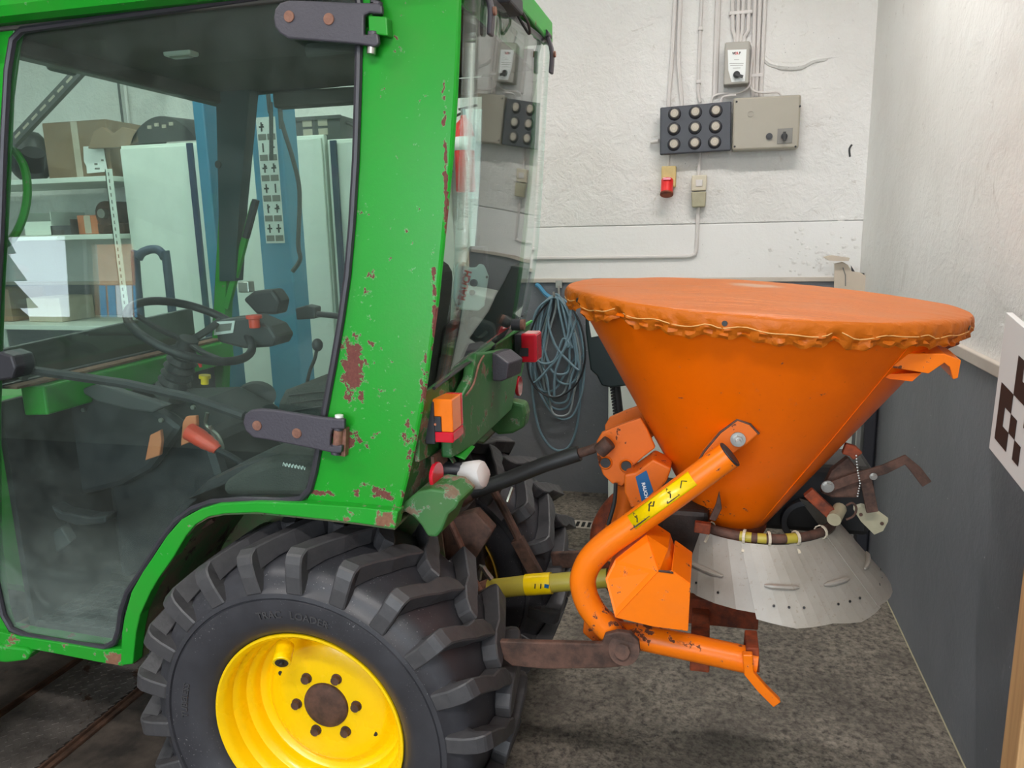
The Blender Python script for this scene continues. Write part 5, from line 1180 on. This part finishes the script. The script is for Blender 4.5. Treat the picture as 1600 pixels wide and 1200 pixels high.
# tarpaulin cover lies over the hopper: a thing of its own
TP = thing('tarpaulin_cover', 'orange tarpaulin lid with gathered hem stretched over the spreader hopper', 'cover', TILT.translation)
cv = MB(); nr, na = 12, 360; rows = []
def fold(a):
    pinch = sum(1.5*math.exp(-(((a-b+PI) % (2*PI) - PI)/.045)**2) for b in (R_(-152), R_(-131), R_(-104), R_(-74), R_(-49), R_(-24), R_(8)))
    return pinch*.8 + .75*(math.sin(a*11+.6) + .8*math.sin(a*19+2.1) + .6*math.sin(a*33+.3))/2.0
rnd = random.Random(11)
for i in range(nr+1):
    r = .505*i/nr; row = []
    for j in range(na):
        a = 2*PI*j/na
        z = .026*(1-(r/.505)**2) + .0016*math.sin(a*7+r*26)*min(1, r*5)
        row.append((r*math.cos(a), r*math.sin(a), z))
    rows.append(row)
for (r, z, am, k) in ((.512,-.002,.001,0),(.517,-.007,.002,0),(.519,-.016,.006,.001),(.518,-.027,.012,.003),(.515,-.038,.018,.005),(.509,-.045,.020,.006),(.510,-.052,.022,.008),(.503,-.060,.014,.010)):
    row = []
    for j in range(na):
        a = 2*PI*j/na; f = fold(a)
        sharp = min(1.6, max(0, f)**1.5)
        cr = (am/.02)*.0035*(math.sin(a*53+r*900)+math.sin(a*83-r*1400)); row.append(((r+cr+am*(f*.6-sharp))*math.cos(a), (r+cr+am*(f*.6-sharp))*math.sin(a), z + k*f + .002*math.sin(a*67)*(1.6 if z < -.05 else 0)))
    rows.append(row)
vv = [[cv.bm.verts.new(p) for p in row] for row in rows[1:]]; c0 = cv.bm.verts.new(rows[0][0])
for j in range(na): cv.bm.faces.new((c0, vv[0][j], vv[0][(j+1) % na]))
for i in range(len(vv)-1):
    for j in range(na): cv.bm.faces.new((vv[i][j], vv[i+1][j], vv[i+1][(j+1) % na], vv[i][(j+1) % na]))
cv.build('cover_sheet', M_['tarp'], TP, smooth=True, M=TILT)
cpts = []
for j in range(220):
    a = 2*PI*j/220; f = fold(a); cpts.append(((.5185+.018*(f*.6-min(1.6,max(0,f)**1.5)))*math.cos(a), (.5185+.018*(f*.6-min(1.6,max(0,f)**1.5)))*math.sin(a), -.034+.009*f))
MB().tube(cpts, .0013, 6, closed=True).build('draw_cord', M_['cord'], TP, smooth=True, M=TILT)
ey = MB(); ey.cyl(V((0,0,0)), V((.004,0,0)), .006, 16); eme = ey.mesh('eyelet', M_['ink'])
for a in (-28, -100, -150, 60):
    f = fold(R_(a)); inst('eyelet', eme, TP, TILT @ Matrix.Rotation(R_(a), 4, 'Z') @ Matrix.Translation((.5165,0,-.022)))
# channel bracket on the hopper (right)
cbk = MB(); q = [(1381,571),(1400,551),(1480,553),(1502,562),(1498,590),(1490,593),(1486,572),(1474,566),(1450,585),(1442,585)]
o1 = [at(a,b,Y=1.98) for a,b in ((1381,569),(1403,551),(1478,553),(1500,563))]
o2 = [at(a,b,Y=1.90) for a,b in ((1377,575),(1450,585),(1476,567),(1500,565))]
cbk.prism([at(a,b,Y=1.88) for a,b in ((1378,572),(1403,552),(1478,553),(1476,567),(1451,584))], (0,.10,.01))
cbk.prism([at(a,b,Y=1.88) for a,b in ((1476,553),(1502,563),(1497,591),(1489,593),(1484,574),(1474,566))], (0,.10,.01))
cbk.build('cover_hook_bracket', M_['orange_tube'], SP, bevel=.002)
MB().prism([at(a,b,Y=2.25) for a,b in ((1462,536),(1498,530),(1500,538),(1480,546))], (0,.06,0)).build('rear_hook_bracket', M_['dark_orange'], SP, bevel=.002)
MB().prism([at(a,b,Y=1.90) for a,b in ((1372,585),(1440,583),(1425,596),(1390,592))], (0,.05,0)).build('weld_plate', M_['orange'], SP)
# near side frame tube
YT = 1.80
tp = smooth_path(pt([(1139,711),(1098,741),(1040,784),(985,823),(950,848),(925,872),(913,895),(911,915),(918,940),(932,962),(950,982),(965,1000)], YT), 5)
ft_ = MB().tube(tp, .0335, 24).build('frame_tube', M_['orange_tube'], SP, smooth=True)
dtube = (tp[0]-tp[6]).normalized()
MB().cyl(tp[0], tp[0]+dtube*.005, .0335, 24).build('tube_end_cap', M_['black'], SP, smooth=True, bevel=.002)
# decal wrapped on the tube
def tubepatch(p, q, r, a0_, a1_, name, m, parent):
    z = (q-p); L_ = z.length; z.normalize(); y = V((0,-1,0)); y = (y - z*y.dot(z)).normalized(); x = y.cross(z)
    mb = MB(); n = 8; A = []
    for i in range(n+1):
        a = R_(a0_+(a1_-a0_)*i/n); d = y*math.cos(a) + x*math.sin(a); A.append((mb.bm.verts.new(p+d*r), mb.bm.verts.new(q+d*r)))
    for i in range(n): mb.bm.faces.new((A[i][0], A[i+1][0], A[i+1][1], A[i][1]))
    return mb.build(name, M_[m], parent, smooth=True, solid=.0004), (p, z, y, x, r)
axA, axB = at(1139,711,Y=YT), at(985,823,Y=YT)
def onax(t): return axB + (axA-axB)*t
sgn = 1 if (V((0,-1,0)).cross((axA-axB).normalized())).z > 0 else -1
dec, fr = tubepatch(onax(.06), onax(.68), .0340, sgn*-8, sgn*62, 'warning_decal', 'decalyellow', SP)
def decmark(t, ang, pts, m='ink', w_=.0016):
    p, z, y, x, r = fr; L = (onax(1)-onax(0)).length; mb = MB()
    P_ = []
    for u, v in pts:
        a = R_(sgn*ang) + sgn*v/.034; d = y*math.cos(a)+x*math.sin(a); P_.append(onax(t) + z*u + d*.0350)
    mb.tube(P_, w_, 5); return mb.build('decal_mark', M_[m], dec, smooth=True)
for t in (.12, .46):
    decmark(t, 26, [(-.018,-.014),(.018,-.014),(.0,.016),(-.018,-.014)])
    decmark(t, 26, [(-.004,-.008),(.002,.0),(-.002,.006),(.005,.004)], w_=.0016)
decmark(.28, 30, [(-.012,-.006),(-.004,.004),(.004,-.002),(.012,.006)], w_=.0018); decmark(.28, 40, [(-.005,0),(.006,.003)], w_=.0015)
decmark(.60, 34, [(-.012,-.008),(.0,.004),(.010,-.004)], w_=.0014)
decmark(.12, 4, [(-.03,0),(.03,0)], w_=.001)
# hopper bracket with bolt
hbk = MB().prism(pt([(1093,716),(1100,706),(1125,676),(1152,656),(1172,663),(1186,678),(1168,694),(1148,708)], 1.865), (0,.035,0)).build('hopper_bracket', M_['orange_rust'], SP, bevel=.004)
cB = at(1153,686,Y=1.865); MB().cyl(cB, cB+V((0,-.02,0)), .011, 6).cyl(cB, cB+V((0,-.006,0)), .018, 16).cyl(cB, cB+V((0,-.034,0)), .006, 10).build('bolt', M_['steel'], hbk, smooth=False)
MB().tube(pt([(1093,718),(1100,706),(1125,676),(1152,656),(1172,663),(1186,678)], 1.867), .003, 6).build('weld_bead', M_['rust'], SP, smooth=True)
# headstock plate with holes and pin
hs = MB().prism(pt([(932,690),(940,676),(968,664),(1001,653),(1012,672),(1024,700),(1004,715),(990,728),(982,748),(972,760),(956,756),(942,742),(933,716)], 2.08), (0,.014,0)).build('headstock_plate', M_['orange_rust'], SP, bevel=.004)
MB().prism([p+V((0,.18,0)) for p in pt([(932,690),(940,676),(968,664),(1001,653),(1024,700),(990,728),(972,760),(942,742),(933,716)], 2.08)], (0,.014,0)).build('headstock_plate', M_['orange_rust'], SP, bevel=.004)
for a, b, r in ((946,723,.014),(978.5,728,.014)):
    c = at(a,b,Y=2.078); MB().cyl(c, c+V((0,-.003,0)), r, 20).build('pin_hole', M_['ink'], hs); MB().lathe([(r,0),(r+.003,-.004),(r+.006,0)], 20, Matrix.Translation(c), axis='Y').build('hole_collar', M_['orange_rust'], hs, smooth=True)
MB().cyl(at(936,706,Y=2.04), at(953,690,Y=2.04), .021, 16).build('top_link_pin', M_['rust'], SP, smooth=True, bevel=.003)
MB().prism(pt([(975,742),(993,738),(1020,718),(1049,732),(1042,752),(1010,790),(990,803),(975,770)], 2.02), (0,.10,0)).build('gearbox_bracket', M_['orange_rust'], SP, bevel=.006)
dcl = MB().prism(pt([(993,745),(1010,735),(1021,768),(1003,785)], 2.0185), (0,.001,0)).build('blue_decal', M_['decalblue'], SP)
u0 = (at(1001,742,Y=2.017)-at(1009,776,Y=2.017)).normalized()
c = at(1007.5,766,Y=2.0175); text('lettering', 'RAUCH', .013, M_['whiteprint'], dcl, frame(c, -u0, V((u0.z*-1,0,u0.x))*-1), bold=.0004)
MB().tube(smooth_path(pt([(978,755),(975,790),(962,830),(955,870)], 2.14), 4), [.034]*13, 16).build('mast_tube', M_['orange_rust'], SP, smooth=True)
MB().tube(smooth_path(pt([(1000,762),(965,785),(945,812),(937,838),(940,870),(955,905),(985,940)], 2.50), 5), .034, 18).build('frame_tube', M_['dark_orange'], SP, smooth=True)
MB().tube(smooth_path(pt([(962,755),(960,785),(950,820)], 2.06), 4), .006, 6).build('cable', M_['ink'], SP, smooth=True)
# dark gearbox / drive under the hopper
MB().box((-.12,2.05,.82),(.02,2.34,.98)).build('gearbox', M_['darksteel'], SP, bevel=.015)
MB().cyl((.03,2.2,.70),(.03+.08,2.2,.99), .055, 20).build('drive_column', M_['darksteel'], SP, smooth=True)
MB().lathe([(0,0),(.17,0),(.19,.015),(.19,.02),(0,.012)], 40, Matrix.Translation((.15,2.2,.775))).build('spinner_disc', M_['steel'], SP, smooth=True)
MB().cyl(at(990,880,Y=2.2), at(960,903,Y=2.2), .042, 18, .036).build('pto_cone', M_['ink'], SP, smooth=True)
# orange guard box
gd = MB(); Yg = 1.74
A = {k: at(a,b,Y=y) for k,(a,b,y) in dict(a=(1010,836,1.80), b=(1043,858,1.80), c=(1054,890,1.80), n=(1029,893,1.72), d=(1050,892,1.72), e=(1078,912,1.72), f=(1074,985,1.72), g=(1020,978,1.72), h=(962,964,1.72), i=(947,905,1.76), j=(962,875,1.79)).items()}
gd.poly([A[k] for k in 'ajihn']); gd.poly([A[k] for k in 'anb']); gd.poly([A['n'], A['c'], A['b']]) ; gd.poly([A[k] for k in 'nhgfed'])
bk_ = {k: V((p.x, 1.90, p.z)) for k, p in A.items()}
ring_ = 'ajihgfedcb'
for i in range(len(ring_)):
    p, q_ = ring_[i], ring_[(i+1) % len(ring_)]; gd.poly([A[p], A[q_], bk_[q_], bk_[p]])
gdo = gd.build('drive_guard', M_['orange_tube'], SP, solid=.003)
MB().tube([at(1029,892,Y=1.718), at(1040,893,Y=1.718), at(1052,895,Y=1.718)], .0028, 6).build('guard_split', M_['rust'], SP, smooth=True)
# lower frame
lf = MB().tube(pt([(938,990),(975,992),(1010,997),(1090,1014),(1182,1034)], 1.84), .034, 16).build('lower_frame_tube', M_['orange_tube'], SP, smooth=True)
MB().prism(pt([(1166,1012),(1186,1013),(1187,1052),(1163,1047)], 1.82), (0,.09,0)).build('end_plate', M_['dark_orange'], SP, bevel=.003)
MB().bar(pt([(1168,1020),(1170,1050),(1190,1074),(1214,1098)], 1.80), .02, .024, up=(1,0,.8)).build('parking_foot', M_['orange_tube'], SP, bevel=.003)
MB().prism(pt([(912,970),(940,960),(975,985),(960,1003),(925,1003),(910,990)], 1.84), (0,.05,0)).build('hitch_lug', M_['orange_rust'], SP, bevel=.006)
MB().tube(pt([(930,965),(955,985),(990,1002)], 1.82), .012, 8).build('gusset', M_['dark_orange'], SP, smooth=True)
MB().box((at(1075,975,Y=2.2).x-.02,2.13,.60),(at(1176,985,Y=2.2).x+.01,2.17,.68)).build('rear_cross_plate', M_['dark_orange'], SP, bevel=.004)
MB().box((-.02,1.86,.612),(.03,2.50,.652)).build('cross_member', M_['dark_orange'], SP, bevel=.004)
MB().tube([p+V((0,.64,0)) for p in pt([(938,990),(1010,997),(1090,1014),(1182,1034)], 1.86)], .030, 14).build('lower_frame_tube', M_['dark_orange'], SP, smooth=True)
# ring pipe and clips
rc_ = V((.150,2.2,.938)); rR = .207
def ringp(a, r=rR, dz=0): a = R_(a); return V((rc_.x + r*math.cos(a), rc_.y + r*math.sin(a), rc_.z + dz))
MB().tube([ringp(a) for a in range(-185, 41, 6)], .0125, 12).build('ring_pipe', M_['rust'], SP, smooth=True)
for a0_, a1_ in ((-104,-96),(-72,-64),(-92,-86)):
    MB().tube([ringp(a) for a in range(a0_, a1_+1, 2)], .0135, 12).build('pipe_coupling', M_['pto'], SP, smooth=True)
tcv = V((.150,2.2,.925)); bcv = V((.215,2.2,.745))
def skp(a, t, off=0):
    a = R_(a); r = .212 + (.305-.212)*t + off; c = tcv + (bcv-tcv)*t
    return V((c.x + r*math.cos(a), c.y + r*math.sin(a), c.z))
def panel(a0_, a1_, off, tb=1.0):
    mb = MB(); n = 6; m_ = 5; g = []
    for i in range(n+1):
        a = a0_+(a1_-a0_)*i/n; cut = 1.0 - .05*abs(i/n-.5)*2
        g.append([mb.bm.verts.new(skp(a, t*cut*tb, off)) for t in [k/m_ for k in range(m_+1)]])
    for i in range(n):
        for k in range(m_): mb.bm.faces.new((g[i][k], g[i][k+1], g[i+1][k+1], g[i+1][k]))
    o = mb.build('deflector_panel', M_['alu'], SP, smooth=False, solid=.0022)
    am_ = (a0_+a1_)/2; wd = (a1_-a0_)*.26
    s_ = MB(); s_.tube([skp(am_-wd+wd*2*i/6, .50, off+.007) for i in range(7)], [.003,.007,.007,.007,.007,.007,.003], 8); s_.build('pressed_rib', M_['alu'], o, smooth=True)
    for k in (-.8, 0, .8):
        c = skp(am_+wd*k, .74, off+.0055); nrm_ = V((math.cos(R_(am_)), math.sin(R_(am_)), .3)).normalized()
        MB().cyl(c, c+nrm_*.0018, .0035, 8).build('rivet_hole', M_['ink'], o)
    return o
panel(-172, -101, .0, .93); panel(-103, -68, .004); panel(-70, -34, .000); panel(-36, 12, .004, .96); panel(10, 50, 0)
for a in (-150, -128, -101, -84, -64, -40):
    cpth = [ringp(a, rR+.018*math.cos(R_(th_)), .018*math.sin(R_(th_))) for th_ in range(-70, 200, 30)] 
    MB().bar([ringp(a, rR+.020, -.035)] + cpth, .007, .003, up=(0,0,1) if False else V((math.cos(R_(a)), math.sin(R_(a)), 0))).build('spring_clip', M_['cream'], SP)
# adjuster linkage on the right
MB().bar(pt([(1284,765),(1330,748),(1382,733),(1414,718),(1432,735),(1448,756)], 2.12), .026, .010, up=(0,1,0)).build('adjusting_lever', M_['rust'], SP, bevel=.002)
MB().prism(pt([(1282,770),(1300,735),(1325,715),(1345,738),(1342,778),(1300,778)], 2.14), (0,.03,0)).build('lever_quadrant', M_['rust'], SP, bevel=.004)
for a, b, r in ((1293,760,.012),(1364.5,744,.007)):
    c = at(a,b,Y=2.11); MB().cyl(c, c+V((0,-.012,0)), r, 6).cyl(c, c+V((0,-.003,0)), r*1.4, 14).build('bolt', M_['steel'], SP)
MB().bar(pt([(1350,735),(1357,770),(1363,800)], 2.14), .030, .010, up=(0,1,0)).build('link_strap', M_['rust'], SP, bevel=.002)
MB().bar(pt([(1262,768),(1285,790),(1305,808)], 2.06), .030, .022, up=(0,1,0)).build('strut', M_['dark_orange'], SP, bevel=.003)
MB().bar(pt([(1318,700),(1332,704),(1340,712)], 2.10), .03, .02, up=(0,1,0)).build('stub', M_['dark_orange'], SP, bevel=.003)
MB().cyl(at(1303,812,Y=2.03), at(1312,795,Y=2.09), .018, 14).build('pivot_bush', M_['dirtycream'], SP, smooth=True)
MB().tube(smooth_path(pt([(1322,790),(1332,786),(1338,794),(1334,806),(1322,812)], 2.06), 5), .003, 6).build('lynch_ring', M_['rust'], SP, smooth=True)
ch = MB(); L_ = pt([(1338,712),(1340,735),(1344,755),(1340,775)], 2.09)
for i in range(16):
    t = i/15*3; k = min(2, int(t)); p = L_[k] + (L_[k+1]-L_[k])*(t-k); bmesh.ops.create_icosphere(ch.bm, subdivisions=1, radius=.0032, matrix=Matrix.Translation(p))
ch.build('ball_chain', M_['steel'], SP, smooth=True)
MB().prism(pt([(1333,796),(1345,792),(1362,796),(1388,815),(1380,830),(1366,836),(1345,815)], 2.18), (0,.004,.01)).build('top_lug_plate', M_['dirtycream'], SP, bevel=.001)
for a, b in ((1345,804),(1378,818)): c = at(a,b,Y=2.177); MB().cyl(c, c+V((0,-.002,0)), .005, 8).build('plate_hole', M_['rust'], SP)
MB().prism(pt([(1124,768),(1118,790),(1108,812),(1118,815),(1128,795)], 1.98), (0,.012,0)).build('slide_bracket', M_['rust'], SP, bevel=.002)
MB().bar(pt([(1085,822),(1110,826)], 2.0), .03, .02, up=(0,1,0)).build('pipe_lug', M_['dark_orange'], SP, bevel=.003)
MB().box((.02,2.40,.80),(.50,2.62,1.02)).build('drive_housing', M_['ink'], SP, bevel=.02)
MB().lathe([(.055,-.014),(.070,-.012),(.073,0),(.070,.012),(.055,.014)], 30, Matrix.Translation(at(1258,815,Y=2.38)), axis='Y').build('pulley', M_['darkgrey'], SP, smooth=True)

# ================================================================== CEILING LAMPS (out of frame, seen only in reflections)
for i, (x, y) in enumerate(TUBES):
    t = thing('tube_lamp', ('tube lamp over the spreader','tube lamp over the blue lift columns','tube lamp in front of the tractor cab','tube lamp over the slotted shelf','tube lamp over the photographer')[i] + ', fluorescent', 'lamp', (x, y, z1-.2), 'ceiling tube lamps')
    MB().box((x-.75, y-.06, z1-.16), (x+.75, y+.06, z1-.10)).build('housing', M_['white'], t, bevel=.005)
    l = arealight('tube_light', (x, y, z1-.20), (0,0,0), 1.4, .14, TUBE_POWER*(1.8 if y < 0 else 1), (1.0,.955,.925)); l.parent = t; l.matrix_parent_inverse = Matrix.Translation((-x, -y, -(z1-.2)))
    for k in (-.6, .6): MB().cyl((x+k, y, z1-.11), (x+k, y, z1), .01, 6).build('hanger', M_['white'], t)
